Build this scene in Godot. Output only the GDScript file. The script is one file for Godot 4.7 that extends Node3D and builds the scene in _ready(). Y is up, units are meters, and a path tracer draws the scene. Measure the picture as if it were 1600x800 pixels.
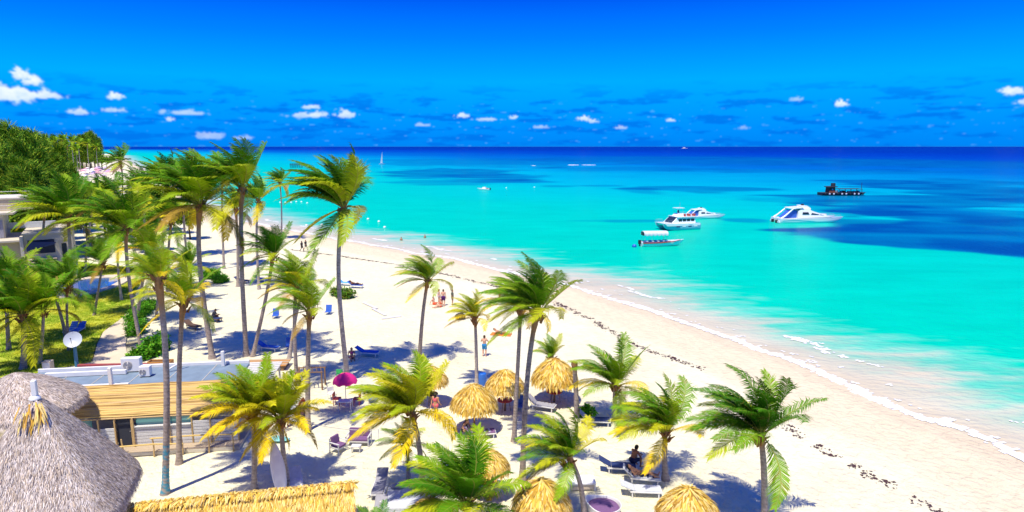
extends Node3D
# A Caribbean beach seen from the air: palms, thatch, white sand, turquoise sea, boats. Units are metres, the camera stands 17 m above the sand.

const SEA_Y := -0.5
const WIND := Vector3(-0.9, 0.1, 0.15)

var rng := RandomNumberGenerator.new()
var nz := FastNoiseLite.new()      # broad patches
var nf := FastNoiseLite.new()      # fine grain
var ns := FastNoiseLite.new()      # long streaks
var M := {}
var shore := PackedVector2Array()  # the waterline, x and z, from beside the viewer to far up the coast
var taken := {}


# ------------------------------------------------------------------ mesh collecting
class MB:
	var v := PackedVector3Array()
	var n := PackedVector3Array()
	var c := PackedColorArray()
	var i := PackedInt32Array()
	func tri(a: Vector3, b: Vector3, d: Vector3, col := Color.WHITE) -> void:
		var nn := (b - a).cross(d - a).normalized()
		var k := v.size()
		v.append(a); v.append(b); v.append(d)
		for q in 3:
			n.append(nn); c.append(col)
		i.append(k); i.append(k + 2); i.append(k + 1)
	func quad(a: Vector3, b: Vector3, d: Vector3, e: Vector3, col := Color.WHITE) -> void:
		var nn := (d - a).cross(e - b).normalized()
		var k := v.size()
		v.append(a); v.append(b); v.append(d); v.append(e)
		for q in 4:
			n.append(nn); c.append(col)
		i.append_array(PackedInt32Array([k, k + 2, k + 1, k, k + 3, k + 2]))
	func box(at: Vector3, size: Vector3, col := Color.WHITE, b := Basis()) -> void:
		# a box with small chamfers that catch the light
		var h := size / 2.0
		var ch := minf(0.02, minf(h.x, minf(h.y, h.z)) * 0.35)
		for ax in 3:
			for s in [-1.0, 1.0]:
				var u := (ax + 1) % 3
				var w := (ax + 2) % 3
				var q := []
				for k in [[-1, -1], [1, -1], [1, 1], [-1, 1]]:
					var p := Vector3()
					p[ax] = s * h[ax]
					p[u] = k[0] * (h[u] - ch)
					p[w] = k[1] * (h[w] - ch)
					q.append(at + b * p)
				if s > 0: quad(q[0], q[1], q[2], q[3], col)
				else: quad(q[3], q[2], q[1], q[0], col)
		for ax in 3:
			var u := (ax + 1) % 3
			var w := (ax + 2) % 3
			for su in [-1.0, 1.0]:
				for sw in [-1.0, 1.0]:
					var q := []
					for k in [[-1, 0], [1, 0], [1, 1], [-1, 1]]:
						var p := Vector3()
						p[ax] = k[0] * (h[ax] - ch)
						p[u] = su * (h[u] - (ch if k[1] == 1 else 0.0))
						p[w] = sw * (h[w] - (0.0 if k[1] == 1 else ch))
						q.append(at + b * p)
					if su * sw > 0: quad(q[0], q[1], q[2], q[3], col)
					else: quad(q[3], q[2], q[1], q[0], col)
	func surf(rows: Array, wrap := false, col := Color.WHITE, cols := [], flip := false) -> void:
		var k := v.size()
		var w: int = rows[0].size()
		var acc := PackedVector3Array()
		acc.resize(rows.size() * w)
		var idx := PackedInt32Array()
		for r in rows.size() - 1:
			for q in (w if wrap else w - 1):
				var a := r * w + q
				var b := r * w + (q + 1) % w
				var d := (r + 1) * w + (q + 1) % w
				var e := (r + 1) * w + q
				var pa: Vector3 = rows[r][q]
				var pb: Vector3 = rows[r][(q + 1) % w]
				var pd: Vector3 = rows[r + 1][(q + 1) % w]
				var pe: Vector3 = rows[r + 1][q]
				var nn := (pd - pa).cross(pe - pb)
				if flip: nn = -nn
				acc[a] += nn; acc[b] += nn; acc[d] += nn; acc[e] += nn
				if flip: idx.append_array(PackedInt32Array([k + a, k + b, k + d, k + a, k + d, k + e]))
				else: idx.append_array(PackedInt32Array([k + a, k + d, k + b, k + a, k + e, k + d]))
		for r in rows.size():
			for q in w:
				v.append(rows[r][q])
				n.append(acc[r * w + q].normalized())
				c.append(col if cols.is_empty() else cols[r][q])
		i.append_array(idx)
	func tube(pts: Array, rad: Array, sides := 6, col := Color.WHITE, cap := true) -> void:
		var rows := []
		var side := Vector3.ZERO
		for r in pts.size():
			var t: Vector3 = (pts[mini(r + 1, pts.size() - 1)] - pts[maxi(r - 1, 0)]).normalized()
			if side == Vector3.ZERO:
				side = t.cross(Vector3.UP if absf(t.y) < 0.9 else Vector3.RIGHT).normalized()
			side = (side - t * side.dot(t)).normalized()
			var up := side.cross(t)
			var ring := PackedVector3Array()
			for q in sides:
				var a := TAU * q / sides
				ring.append(pts[r] + (side * cos(a) + up * sin(a)) * rad[r])
			rows.append(ring)
		surf(rows, true, col, [], true)
		if cap:
			for e in [0, rows.size() - 1]:
				for q in range(1, sides - 1):
					if e == 0: tri(rows[e][0], rows[e][q], rows[e][q + 1], col)
					else: tri(rows[e][0], rows[e][q + 1], rows[e][q], col)
	func bar(a: Vector3, b: Vector3, r: float, sides := 6, col := Color.WHITE) -> void:
		tube([a, b], [r, r], sides, col)
	func lathe(prof: Array, sides := 16, col := Color.WHITE, at := Vector3.ZERO) -> void:
		# prof: [radius, height] pairs from the top down
		var rows := []
		for p in prof:
			var ring := PackedVector3Array()
			for q in sides:
				var a := -TAU * q / sides
				ring.append(at + Vector3(cos(a) * p[0], p[1], sin(a) * p[0]))
			rows.append(ring)
		surf(rows, true, col, [], true)
	func ell(at: Vector3, r: Vector3, seg := 10, col := Color.WHITE) -> void:
		var rows := []
		for k in seg / 2 + 1:
			var e := PI / 2 - PI * k / (seg / 2)
			var ring := PackedVector3Array()
			for q in seg:
				var a := -TAU * q / seg
				ring.append(at + Vector3(cos(a) * cos(e) * r.x, sin(e) * r.y, sin(a) * cos(e) * r.z))
			rows.append(ring)
		surf(rows, true, col, [], true)
	func prism(poly: Array, y0: float, y1: float, col := Color.WHITE) -> void:
		# poly: Vector2 (x, z) outline, raised from y0 to y1
		var p2 := PackedVector2Array(poly)
		if Geometry2D.is_polygon_clockwise(p2): p2.reverse()
		var t := Geometry2D.triangulate_polygon(p2)
		for k in range(0, t.size(), 3):
			var a := p2[t[k]]
			var b := p2[t[k + 1]]
			var d := p2[t[k + 2]]
			if (b - a).cross(d - a) > 0:
				var s := b
				b = d
				d = s
			tri(Vector3(a.x, y1, a.y), Vector3(b.x, y1, b.y), Vector3(d.x, y1, d.y), col)
		if y1 - y0 < 0.001: return
		for k in p2.size():
			var a := p2[k]
			var b := p2[(k + 1) % p2.size()]
			quad(Vector3(b.x, y0, b.y), Vector3(a.x, y0, a.y), Vector3(a.x, y1, a.y), Vector3(b.x, y1, b.y), col)
	func mesh() -> ArrayMesh:
		var a := []
		a.resize(Mesh.ARRAY_MAX)
		a[Mesh.ARRAY_VERTEX] = v
		a[Mesh.ARRAY_NORMAL] = n
		a[Mesh.ARRAY_COLOR] = c
		a[Mesh.ARRAY_INDEX] = i
		var m := ArrayMesh.new()
		m.add_surface_from_arrays(Mesh.PRIMITIVE_TRIANGLES, a)
		return m


# ------------------------------------------------------------------ naming
func numbered(called: String) -> String:
	taken[called] = taken.get(called, -1) + 1
	return called if taken[called] == 0 else "%s_%03d" % [called, taken[called]]


func tag(o: Node, label: String, category: String, group := "") -> Node:
	o.set_meta("label", label)
	o.set_meta("category", category)
	if group: o.set_meta("group", group)
	return o


func thing(called: String, label: String, category: String, at := Vector3.ZERO, turn := 0.0, group := "") -> Node3D:
	var o := Node3D.new()
	o.name = numbered(called)
	add_child(o)
	o.position = at
	o.rotation_degrees.y = turn
	tag(o, label, category, group)
	return o


func part(called: String, mesh, mat: Material, parent: Node, at := Vector3.ZERO) -> MeshInstance3D:
	var o := MeshInstance3D.new()
	o.name = called
	o.mesh = mesh.mesh() if mesh is MB else mesh
	o.material_override = mat
	o.position = at
	parent.add_child(o, true)
	return o


func single(called: String, mesh, mat: Material, label: String, category: String, at := Vector3.ZERO, turn := 0.0, group := "") -> MeshInstance3D:
	var o := part(numbered(called), mesh, mat, self, at)
	o.rotation_degrees.y = turn
	tag(o, label, category, group)
	return o


func struct(called: String, mesh, mat: Material, label: String, at := Vector3.ZERO) -> MeshInstance3D:
	var o := part(numbered(called), mesh, mat, self, at)
	o.set_meta("kind", "structure")
	o.set_meta("label", label)
	return o


func copy(o: Node3D, at: Vector3, turn: float, label: String, size := 1.0) -> Node3D:
	var r: Node3D = o.duplicate()
	r.name = numbered(str(o.name).rstrip("0123456789").rstrip("_") if str(o.name).right(3).is_valid_int() else str(o.name))
	add_child(r)
	r.position = at
	r.rotation_degrees.y = turn
	r.scale = Vector3.ONE * size
	r.set_meta("label", label)
	return r


# ------------------------------------------------------------------ materials
func noise_tex(freq: float, lo: float, hi: float, octaves := 4, size := 512, seed_ := 3) -> NoiseTexture2D:
	var f := FastNoiseLite.new()
	f.seed = seed_
	f.noise_type = FastNoiseLite.TYPE_SIMPLEX_SMOOTH
	f.frequency = freq
	f.fractal_octaves = octaves
	var t := NoiseTexture2D.new()
	t.width = size
	t.height = size
	t.seamless = true
	t.noise = f
	var g := Gradient.new()
	g.set_color(0, Color(lo, lo, lo).linear_to_srgb())
	g.set_color(1, Color(hi, hi, hi).linear_to_srgb())
	t.color_ramp = g
	return t


func mat(called: String, r: float, g: float, b: float, rough := 0.8, tex: Texture2D = null, tile := 0.5) -> StandardMaterial3D:
	var m := StandardMaterial3D.new()
	m.resource_name = called
	m.albedo_color = Color(r, g, b).linear_to_srgb()
	m.roughness = rough
	if tex:
		m.albedo_texture = tex
		m.uv1_triplanar = true
		m.uv1_world_triplanar = true
		m.uv1_scale = Vector3.ONE * tile
	M[called] = m
	return m


func painted(called: String, rough := 0.8, tex: Texture2D = null, tile := 0.5) -> StandardMaterial3D:
	var m := mat(called, 1, 1, 1, rough, tex, tile)
	m.vertex_color_use_as_albedo = true
	return m


func materials() -> void:
	var cloudy := noise_tex(0.012, 0.72, 1.0, 5)
	var grain := noise_tex(0.06, 0.6, 1.0, 4)
	var soft := noise_tex(0.008, 0.86, 1.0, 4)
	var bumps := noise_tex(0.02, 0.0, 1.0, 5, 512, 8)
	var leaf := painted("leaf", 0.6)
	leaf.metallic_specular = 0.18
	leaf.backlight_enabled = true
	leaf.backlight = Color(0.45, 0.5, 0.12)
	painted("bark", 0.9, grain, 0.7)
	var sand := painted("sand", 0.95, soft, 0.07)
	sand.metallic_specular = 0.15
	sand.heightmap_enabled = true
	sand.heightmap_texture = bumps
	sand.heightmap_scale = 14.0
	sand.uv1_scale = Vector3.ONE * 0.16
	var sea := painted("sea_water", 0.3)
	sea.metallic_specular = 0.14
	sea.normal_enabled = true
	var rip := noise_tex(0.018, 0.0, 1.0, 4, 512, 5)
	rip.color_ramp = null
	rip.as_normal_map = true
	rip.bump_strength = 6.0
	sea.normal_texture = rip
	sea.normal_scale = 1.0
	sea.uv1_triplanar = true
	sea.uv1_world_triplanar = true
	sea.uv1_scale = Vector3(0.08, 0.08, 0.16)
	var thatch := painted("thatch", 0.95)
	thatch.metallic_specular = 0.1
	painted("skin_and_cloth", 0.75)
	painted("plain", 0.6)
	mat("foam", 0.86, 0.88, 0.87, 0.9, cloudy, 0.5)
	mat("white_paint", 0.8, 0.8, 0.78, 0.5, soft, 0.3)
	mat("white_wood", 0.74, 0.74, 0.72, 0.75, grain, 0.4)
	mat("bamboo", 0.8, 0.56, 0.17, 0.6, grain, 0.9)
	mat("bamboo_tan", 0.7, 0.48, 0.2, 0.65, grain, 0.9)
	mat("bamboo_brown", 0.5, 0.31, 0.09, 0.7, grain, 0.9)
	mat("deck_wood", 0.55, 0.44, 0.3, 0.8, grain, 0.5)
	mat("dark_wood", 0.14, 0.08, 0.045, 0.75, grain, 0.6)
	mat("brown_wood", 0.3, 0.17, 0.08, 0.75, grain, 0.6)
	mat("orange_wood", 0.6, 0.27, 0.06, 0.7, grain, 0.6)
	mat("blue_grey_roof", 0.2, 0.28, 0.36, 0.8, cloudy, 0.15)
	mat("maroon", 0.34, 0.06, 0.07, 0.8, cloudy, 0.3)
	mat("stone", 0.74, 0.62, 0.4, 0.9, grain, 0.35)
	mat("render_white", 0.76, 0.7, 0.56, 0.85, cloudy, 0.2)
	mat("concrete", 0.66, 0.6, 0.48, 0.9, cloudy, 0.2)
	mat("dark_glass", 0.02, 0.03, 0.04, 0.08)
	mat("dark_interior", 0.025, 0.03, 0.045, 0.9)
	mat("teal_glass", 0.1, 0.28, 0.28, 0.1)
	mat("navy_cloth", 0.02, 0.04, 0.14, 0.9)
	mat("blue_cloth", 0.03, 0.12, 0.5, 0.85)
	mat("sky_cloth", 0.1, 0.4, 0.7, 0.85)
	mat("purple_cloth", 0.2, 0.1, 0.24, 0.9, cloudy, 0.8)
	mat("grey_cloth", 0.36, 0.36, 0.42, 0.9, cloudy, 0.8)
	mat("pale_cloth", 0.66, 0.7, 0.76, 0.9, cloudy, 0.8)
	mat("pink_cloth", 0.62, 0.01, 0.2, 0.85)
	mat("orange_cloth", 0.75, 0.22, 0.03, 0.85)
	mat("red_paint", 0.42, 0.05, 0.03, 0.6)
	mat("green_plastic", 0.03, 0.4, 0.1, 0.5)
	mat("blue_plastic", 0.02, 0.13, 0.5, 0.4)
	mat("aqua_board", 0.2, 0.6, 0.6, 0.35)
	mat("lilac_board", 0.6, 0.62, 0.8, 0.4)
	mat("gelcoat", 0.82, 0.84, 0.84, 0.2)
	mat("gelcoat_blue", 0.3, 0.55, 0.68, 0.25)
	mat("steel", 0.6, 0.6, 0.62, 0.35).metallic = 0.7
	mat("black_metal", 0.02, 0.02, 0.025, 0.5)
	mat("rust", 0.26, 0.07, 0.04, 0.85, grain, 0.5)
	mat("hull_dark", 0.03, 0.035, 0.05, 0.7, grain, 0.4)
	mat("dish_grey", 0.5, 0.55, 0.6, 0.4)
	mat("blue_post", 0.05, 0.2, 0.32, 0.5)
	mat("rope", 0.75, 0.72, 0.66, 0.9)
	mat("coconut", 0.3, 0.16, 0.05, 0.6)
	mat("coconut_green", 0.2, 0.26, 0.04, 0.5)
	mat("fibre", 0.36, 0.16, 0.05, 0.95, grain, 1.2)
	mat("grass", 0.46, 0.52, 0.035, 0.9, cloudy, 0.12)
	mat("path", 0.66, 0.56, 0.42, 0.95, soft, 0.2)
	mat("pool_tile", 0.003, 0.075, 0.42, 0.12)
	mat("wrack", 0.06, 0.028, 0.03, 0.95)


# ------------------------------------------------------------------ the lie of the land
func shore_dist(x: float, z: float) -> float:
	# metres from the waterline: positive on land, negative at sea
	var p := Vector2(x, z)
	var best := 1e18
	var sgn := 1.0
	for k in shore.size() - 1:
		var a := shore[k]
		var ab := shore[k + 1] - a
		var t := clampf((p - a).dot(ab) / ab.length_squared(), 0.0, 1.0)
		var dd := p.distance_squared_to(a + ab * t)
		if dd < best:
			best = dd
			sgn = 1.0 if ab.cross(p - a) < 0.0 else -1.0
	return sqrt(best) * sgn


func land_y(x: float, z: float, d: float) -> float:
	var w := d + 0.7 * nz.get_noise_2d(x * 3.0, z * 3.0)
	if w > 13.0: return 0.05 * nz.get_noise_2d(x * 2.2 + 50, z * 2.2)* smoothstep(13.0, 18.0, w)
	var y := SEA_Y + 0.045 * w
	return minf(y, 0.0) if w < 11.0 else minf(y, 0.0)


func ground_color(x: float, z: float, d: float) -> Color:
	var n1 := nz.get_noise_2d(x * 1.5, z * 1.5)
	var n2 := nf.get_noise_2d(x * 2.0, z * 2.0)
	var dry := Color(0.79, 0.755, 0.53).lerp(Color(0.7, 0.65, 0.45), clampf(0.35 + n1 * 0.9 + n2 * 0.35, 0, 1))
	var damp := Color(0.7, 0.62, 0.43)
	var edge := d + 2.2 * n1 + 0.8 * n2
	var c := dry.lerp(damp, smoothstep(9.0, 6.6, edge))
	c = c.lerp(Color(0.64, 0.555, 0.39), smoothstep(2.6, 1.6, d + 1.2 * n1))
	var inland := d + 9.0 * n1 + 3.0 * n2
	var lim := 47.0 + 0.1 * maxf(0.0, -z - 100.0) - 62.0 * smoothstep(430.0, 520.0, -z)
	var soil := Color(0.1, 0.11, 0.035).lerp(Color(0.24, 0.19, 0.1), clampf(0.5 + n2 * 1.2, 0, 1))
	if x < -30.0 or z < -150.0:
		c = c.lerp(soil, smoothstep(lim, lim + 6.0, inland))
	return c


func patch(m: MB, x0: float, x1: float, z0: float, z1: float, step: float, keep: Callable, height: Callable, color: Callable) -> void:
	# a grid of squares from (x0, z0) to (x1, z1) whose corners take their height and colour from where they lie
	var nx := int(round((x1 - x0) / step))
	var nzz := int(round((z1 - z0) / step))
	var at := PackedInt32Array()
	at.resize((nx + 1) * (nzz + 1))
	at.fill(-1)
	var ok := PackedByteArray()
	ok.resize((nx + 1) * (nzz + 1))
	var ds := PackedFloat32Array()
	ds.resize((nx + 1) * (nzz + 1))
	for r in nzz + 1:
		for q in nx + 1:
			var x := x0 + q * step
			var z := z0 + r * step
			var d := shore_dist(x, z)
			ds[r * (nx + 1) + q] = d
			ok[r * (nx + 1) + q] = 1 if keep.call(x, z, d) else 0
	for r in nzz:
		for q in nx:
			var k := [r * (nx + 1) + q, r * (nx + 1) + q + 1, (r + 1) * (nx + 1) + q + 1, (r + 1) * (nx + 1) + q]
			if not (ok[k[0]] or ok[k[1]] or ok[k[2]] or ok[k[3]]): continue
			for e in k:
				if at[e] < 0:
					var x: float = x0 + (e % (nx + 1)) * step
					var z: float = z0 + (e / (nx + 1)) * step
					at[e] = m.v.size()
					var y: float = height.call(x, z, ds[e])
					m.v.append(Vector3(x, y, z))
					m.n.append(Vector3.UP)
					m.c.append(color.call(x, z, ds[e]))
			m.i.append_array(PackedInt32Array([at[k[0]], at[k[1]], at[k[2]], at[k[0]], at[k[2]], at[k[3]]]))


# ------------------------------------------------------------------ palms
const LEAF := [Color(0.025, 0.12, 0.007), Color(0.07, 0.23, 0.009), Color(0.2, 0.38, 0.012), Color(0.48, 0.5, 0.014), Color(0.8, 0.58, 0.014), Color(0.3, 0.17, 0.05)]


func frond_mesh(az: float, el: float, length: float, tone: float, droop: float, wind: float, pairs: int, wide := 1.0) -> MB:
	# one leaf: a bending midrib with leaflets on both sides; tone 0 deep green .. 4 yellow, 5 dry
	var m := MB.new()
	var dir := (Vector3(cos(el) * cos(az), sin(el), cos(el) * sin(az)) + WIND * wind * 0.36).normalized()
	var steps := 12
	var seg := length / steps
	var pts := [Vector3.ZERO]
	var rad := [0.012 * length]
	for k in steps:
		var t := float(k) / steps
		dir = (dir + Vector3(0, -1, 0) * droop * (0.03 + 0.13 * t) + WIND * wind * (0.03 + 0.17 * t)).normalized()
		pts.append(pts[-1] + dir * seg)
		rad.append(lerpf(0.011, 0.0015, t) * length)
	var lo := clampi(int(tone), 0, 4)
	var base: Color = LEAF[lo].lerp(LEAF[lo + 1], tone - lo)
	var rib := base.lerp(Color(0.5, 0.42, 0.1), 0.55)
	m.tube(pts, rad, 3, rib, false)
	var fold := rng.randf_range(0.1, 0.45)
	for k in pairs:
		var t := 0.12 + 0.88 * (k + 0.5) / pairs
		var f := t * steps
		var s := mini(int(f), steps - 1)
		var p: Vector3 = pts[s].lerp(pts[s + 1], f - s)
		var tan_: Vector3 = (pts[s + 1] - pts[s]).normalized()
		var side := tan_.cross(Vector3.UP)
		if side.length() < 0.15: side = Vector3(-sin(az), 0, cos(az))
		side = side.normalized()
		var up := side.cross(tan_)
		var reach := length * 0.29 * (0.35 + 0.65 * smoothstep(0.08, 0.35, t)) * (1.0 - 0.62 * smoothstep(0.55, 1.0, t))
		var lean := lerpf(0.55, 1.5, t)
		for sg in [-1.0, 1.0]:
			if rng.randf() < 0.03: continue
			var len_ := reach * rng.randf_range(0.82, 1.12)
			var d0: Vector3 = (side * sg + tan_ * (lean + rng.randf_range(-0.12, 0.12)) * 0.75 + up * fold + Vector3(0, -0.12 * droop, 0)).normalized()
			var d1: Vector3 = (d0 + Vector3(0, -0.35 - 0.35 * droop, 0) * rng.randf_range(0.6, 1.3) + WIND * wind * 0.7).normalized()
			var q: Vector3 = p + d0 * len_ * 0.5
			var tip: Vector3 = q + d1 * len_ * 0.5
			var w: Vector3 = tan_ * length * 0.0072 * wide
			var nn := d0.cross(tan_).normalized()
			if nn.y < 0: nn = -nn
			var col := base * rng.randf_range(0.75, 1.2)
			if rng.randf() < 0.06: col = base.lerp(LEAF[5], 0.6)
			col.a = 1.0
			var b := m.v.size()
			m.v.append(p - w * 0.7); m.v.append(p + w * 0.7); m.v.append(q + w); m.v.append(q - w); m.v.append(tip)
			for e in 5:
				m.n.append(nn); m.c.append(col)
			var flat: PackedInt32Array = [b, b + 1, b + 2, b, b + 2, b + 3, b + 3, b + 2, b + 4]
			var g := (m.v[b + 1] - m.v[b]).cross(m.v[b + 2] - m.v[b])
			if g.dot(nn) > 0: flat = PackedInt32Array([b, b + 2, b + 1, b, b + 3, b + 2, b + 3, b + 4, b + 2])
			m.i.append_array(flat)
	return m


func trunk_mesh(top: Vector3, bow: Vector3, r0: float, r1: float, sides: int, paint := []) -> MB:
	# a ringed, gently curved stem from the origin to the crown
	var m := MB.new()
	var rows := []
	var cols := []
	var h := top.length()
	var rings := maxi(10, int(h / 0.085))
	if rings > 130: rings = 130
	var ph := rng.randf() * 100.0
	var grey := Color(0.6, 0.52, 0.47).lerp(Color(0.48, 0.38, 0.31), rng.randf())
	for k in rings + 1:
		var t := float(k) / rings
		var p := top * t + bow * 4.0 * t * (1.0 - t) * (0.55 + 0.9 * t)
		var r := lerpf(r0, r1, pow(t, 0.7)) * (1.0 + 0.55 * exp(-t * h / 0.35))
		r *= 1.0 + (0.05 if k % 2 == 0 else -0.03) + 0.035 * nf.get_noise_2d(k * 7.0, ph)
		if t > 0.86: r *= 1.0 + 0.5 * smoothstep(0.86, 0.95, t)
		var ring := PackedVector3Array()
		var cr := PackedColorArray()
		for q in sides:
			var a := TAU * q / sides
			ring.append(p + Vector3(cos(a), 0, sin(a)) * r * (1.0 + 0.05 * nf.get_noise_2d(q * 20.0 + ph, k * 3.0)))
			var c := grey * (0.8 + 0.5 * nf.get_noise_2d(q * 9.0 + ph, k * 11.0) + (0.12 if k % 2 == 0 else -0.1))
			if t > 0.78: c = c.lerp(Color(0.46, 0.22, 0.06), smoothstep(0.78, 0.9, t) * 0.85)
			for b in paint:   # bands of flaking blue paint
				if t > b[0] and t < b[1] and nf.get_noise_2d(q * 17.0 + ph, k * 9.0) > -0.05: c = Color(0.08, 0.36, 0.5) * (0.8 + 0.4 * rng.randf())
			c.a = 1
			cr.append(c)
		rows.append(ring)
		cols.append(cr)
	m.surf(rows, true, Color.WHITE, cols, true)
	return m


func palm(label: String, base: Vector3, crown: Vector3, length: float, count: int, tone := 1.6, wind := 0.6, o := {}) -> Node3D:
	rng.seed = hash(label)
	var t := thing("palm_tree", label, "palm tree", base, 0, o.get("group", "coconut palms on the beach"))
	var top := crown - base
	var r0: float = o.get("r", 0.15)
	var bow: Vector3 = o.get("bow", Vector3(rng.randf_range(-0.03, 0.03), 0, rng.randf_range(-0.03, 0.03)) * top.length())
	part("trunk", trunk_mesh(top, bow, r0, r0 * 0.72, 9, o.get("paint", [])), M.bark, t)
	var pairs: int = int(o.get("pairs", 36) * 1.6)
	count = int(count * 1.55)
	wind *= 1.0
	if o.get("group", "") == "palms by the hotel": length *= 1.15
	var turn := rng.randf() * TAU
	var spread: float = o.get("low", 0.3)
	for k in count:
		var u := (k + 0.5) / count          # 0 the youngest, in the middle; 1 the oldest, hanging
		var az := turn + k * 2.39996 + rng.randf_range(-0.25, 0.25)
		var el := lerpf(1.45, spread, pow(u, 1.0)) + rng.randf_range(-0.12, 0.12)
		if k >= count - int(o.get("hang", 4)): el = rng.randf_range(-0.55, 0.15)   # a few old leaves have sunk
		var len_ := length * rng.randf_range(0.86, 1.08) * (0.72 + 0.28 * smoothstep(0.0, 0.25, u))
		var tn := tone * 0.85 + 0.75 + (u - 0.5) * 1.4 + rng.randf_range(-0.9, 0.9)
		if u > 0.75 and rng.randf() < o.get("gold", 0.35): tn += 1.1
		tn = clampf(tn, 0.0, 4.0)
		if u > 0.9 and rng.randf() < o.get("dry", 0.15): tn = 4.8
		part("frond", frond_mesh(az, el, len_, tn, lerpf(0.35, 1.25, u) * o.get("droop", 1.0), wind * rng.randf_range(0.7, 1.25), pairs, o.get("wide", 1.0)), M.leaf, t, top + Vector3(cos(az), 0, sin(az)) * r0 * 0.6 + Vector3(0, -0.12 * u, 0))
	# matted fibre and old leaf bases under the crown
	var fb := MB.new()
	for k in 14:
		var a := TAU * k / 14.0 + rng.randf()
		var p := top + Vector3(cos(a) * r0 * 0.9, rng.randf_range(-0.75, -0.1), sin(a) * r0 * 0.9)
		fb.tube([p, p + Vector3(cos(a) * 0.12, 0.22, sin(a) * 0.12), p + Vector3(cos(a) * 0.3, 0.36, sin(a) * 0.3)], [0.07, 0.055, 0.02], 4)
	part("leaf_base", fb, M.fibre, t)
	for k in o.get("nuts", 0):
		var a: float = TAU * k / float(o.nuts) + rng.randf()
		var nut := MB.new()
		nut.ell(Vector3.ZERO, Vector3(0.13, 0.17, 0.13), 8)
		part("coconut", nut, M.coconut if k % 3 else M.coconut_green, t, top + Vector3(cos(a) * 0.34, rng.randf_range(-0.55, -0.2), sin(a) * 0.34))
	return t


# ------------------------------------------------------------------ other plants
func leafy(m: MB, at: Vector3, r: Vector3, count: int, size: float, cols: Array, hang := 0.0) -> void:
	# leaf-sized faces spread through a rounded volume, more of them near its skin
	for k in count:
		var d := Vector3(rng.randfn(), rng.randfn(), rng.randfn()).normalized()
		var f := pow(rng.randf(), 0.4)
		f *= 0.72 + 0.5 * nz.get_noise_3d(at.x * 9.0 + d.x * 40.0, at.y * 9.0 + d.y * 40.0, at.z * 9.0 + d.z * 40.0) + 0.2
		var p := at + d * r * f
		var a := Vector3(rng.randfn(), rng.randfn() * 0.6 - hang, rng.randfn()).normalized() * size * rng.randf_range(0.6, 1.3)
		var b := a.cross(Vector3(rng.randfn(), rng.randfn(), rng.randfn())).normalized() * size * rng.randf_range(0.25, 0.5)
		var c: Color = cols[rng.randi() % cols.size()] * rng.randf_range(0.7, 1.25)
		c.a = 1
		m.tri(p - b, p + b, p + a, c)


func feathery_tree(label: String, at: Vector3, height: float, width: float, cols: Array, count: int) -> Node3D:
	# a tall beach pine: upswept limbs carrying long drooping needle sprays
	rng.seed = hash(label)
	var t := thing("beach_pine", label, "tree", at, 0, "trees behind the hotel")
	var tr := MB.new()
	tr.tube([Vector3.ZERO, Vector3(0.15, height * 0.45, 0), Vector3(0, height * 0.93, 0.1)], [height * 0.018, height * 0.012, 0.04], 7, Color(0.16, 0.11, 0.08))
	var m := MB.new()
	var limbs := 34
	for k in limbs:
		var u := (k + 0.5) / limbs
		var y := height * lerpf(0.16, 0.95, u)
		var az := k * 2.4 + rng.randf() * 0.6
		var reach := width * 0.5 * (1.0 - 0.8 * u * u) * rng.randf_range(0.6, 1.25)
		var a := Vector3(0, y, 0)
		var b := a + Vector3(cos(az) * reach * 0.55, reach * 0.25, sin(az) * reach * 0.55)
		var e := a + Vector3(cos(az) * reach, reach * 1.0 + 0.9, sin(az) * reach)
		tr.tube([a, b, e], [0.1, 0.06, 0.015], 4, Color(0.16, 0.11, 0.08), false)
		for q in count / limbs:
			var p := b.lerp(e, rng.randf()) if rng.randf() < 0.75 else a.lerp(b, rng.randf())
			p += Vector3(rng.randfn(), rng.randfn() * 0.8, rng.randfn()) * width * 0.07
			var len_ := rng.randf_range(0.7, 1.9)
			var dirr := (Vector3(cos(az) * 0.5, 1.0, sin(az) * 0.5) + Vector3(rng.randfn(), rng.randfn() * 0.6, rng.randfn()) * 0.5 + WIND * 0.4).normalized() * len_
			var w := dirr.cross(Vector3(rng.randfn(), rng.randfn(), rng.randfn())).normalized() * 0.085
			var c: Color = cols[rng.randi() % cols.size()] * rng.randf_range(0.7, 1.3)
			c.a = 1
			m.tri(p - w, p + w, p + dirr + Vector3(0, -0.25 * len_, 0), c)
	part("trunk", tr, M.bark, t)
	part("crown", m, M.leaf, t)
	return t


func broad_tree(label: String, at: Vector3, height: float, width: float, cols: Array, count: int) -> Node3D:
	rng.seed = hash(label)
	var t := thing("broadleaf_tree", label, "tree", at, 0, "trees behind the hotel")
	var tr := MB.new()
	var m := MB.new()
	tr.tube([Vector3.ZERO, Vector3(0.1, height * 0.5, 0.1)], [0.28, 0.18], 7, Color(0.14, 0.1, 0.07))
	var clumps := 15
	for k in clumps:
		var az := k * 2.4
		var rr := width * 0.42 * sqrt((k + 0.5) / clumps)
		var p := Vector3(cos(az) * rr, height * (0.88 - 0.5 * pow(rr / (width * 0.5), 1.6)) + rng.randf_range(-0.5, 0.5), sin(az) * rr)
		tr.tube([Vector3(0.1, height * 0.45, 0.1), p], [0.12, 0.03], 4, Color(0.14, 0.1, 0.07), false)
		leafy(m, p, Vector3(width * 0.2, height * 0.14, width * 0.2) * rng.randf_range(0.8, 1.25), count / clumps, 0.45, cols)
	part("trunk", tr, M.bark, t)
	part("crown", m, M.leaf, t)
	return t


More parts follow.
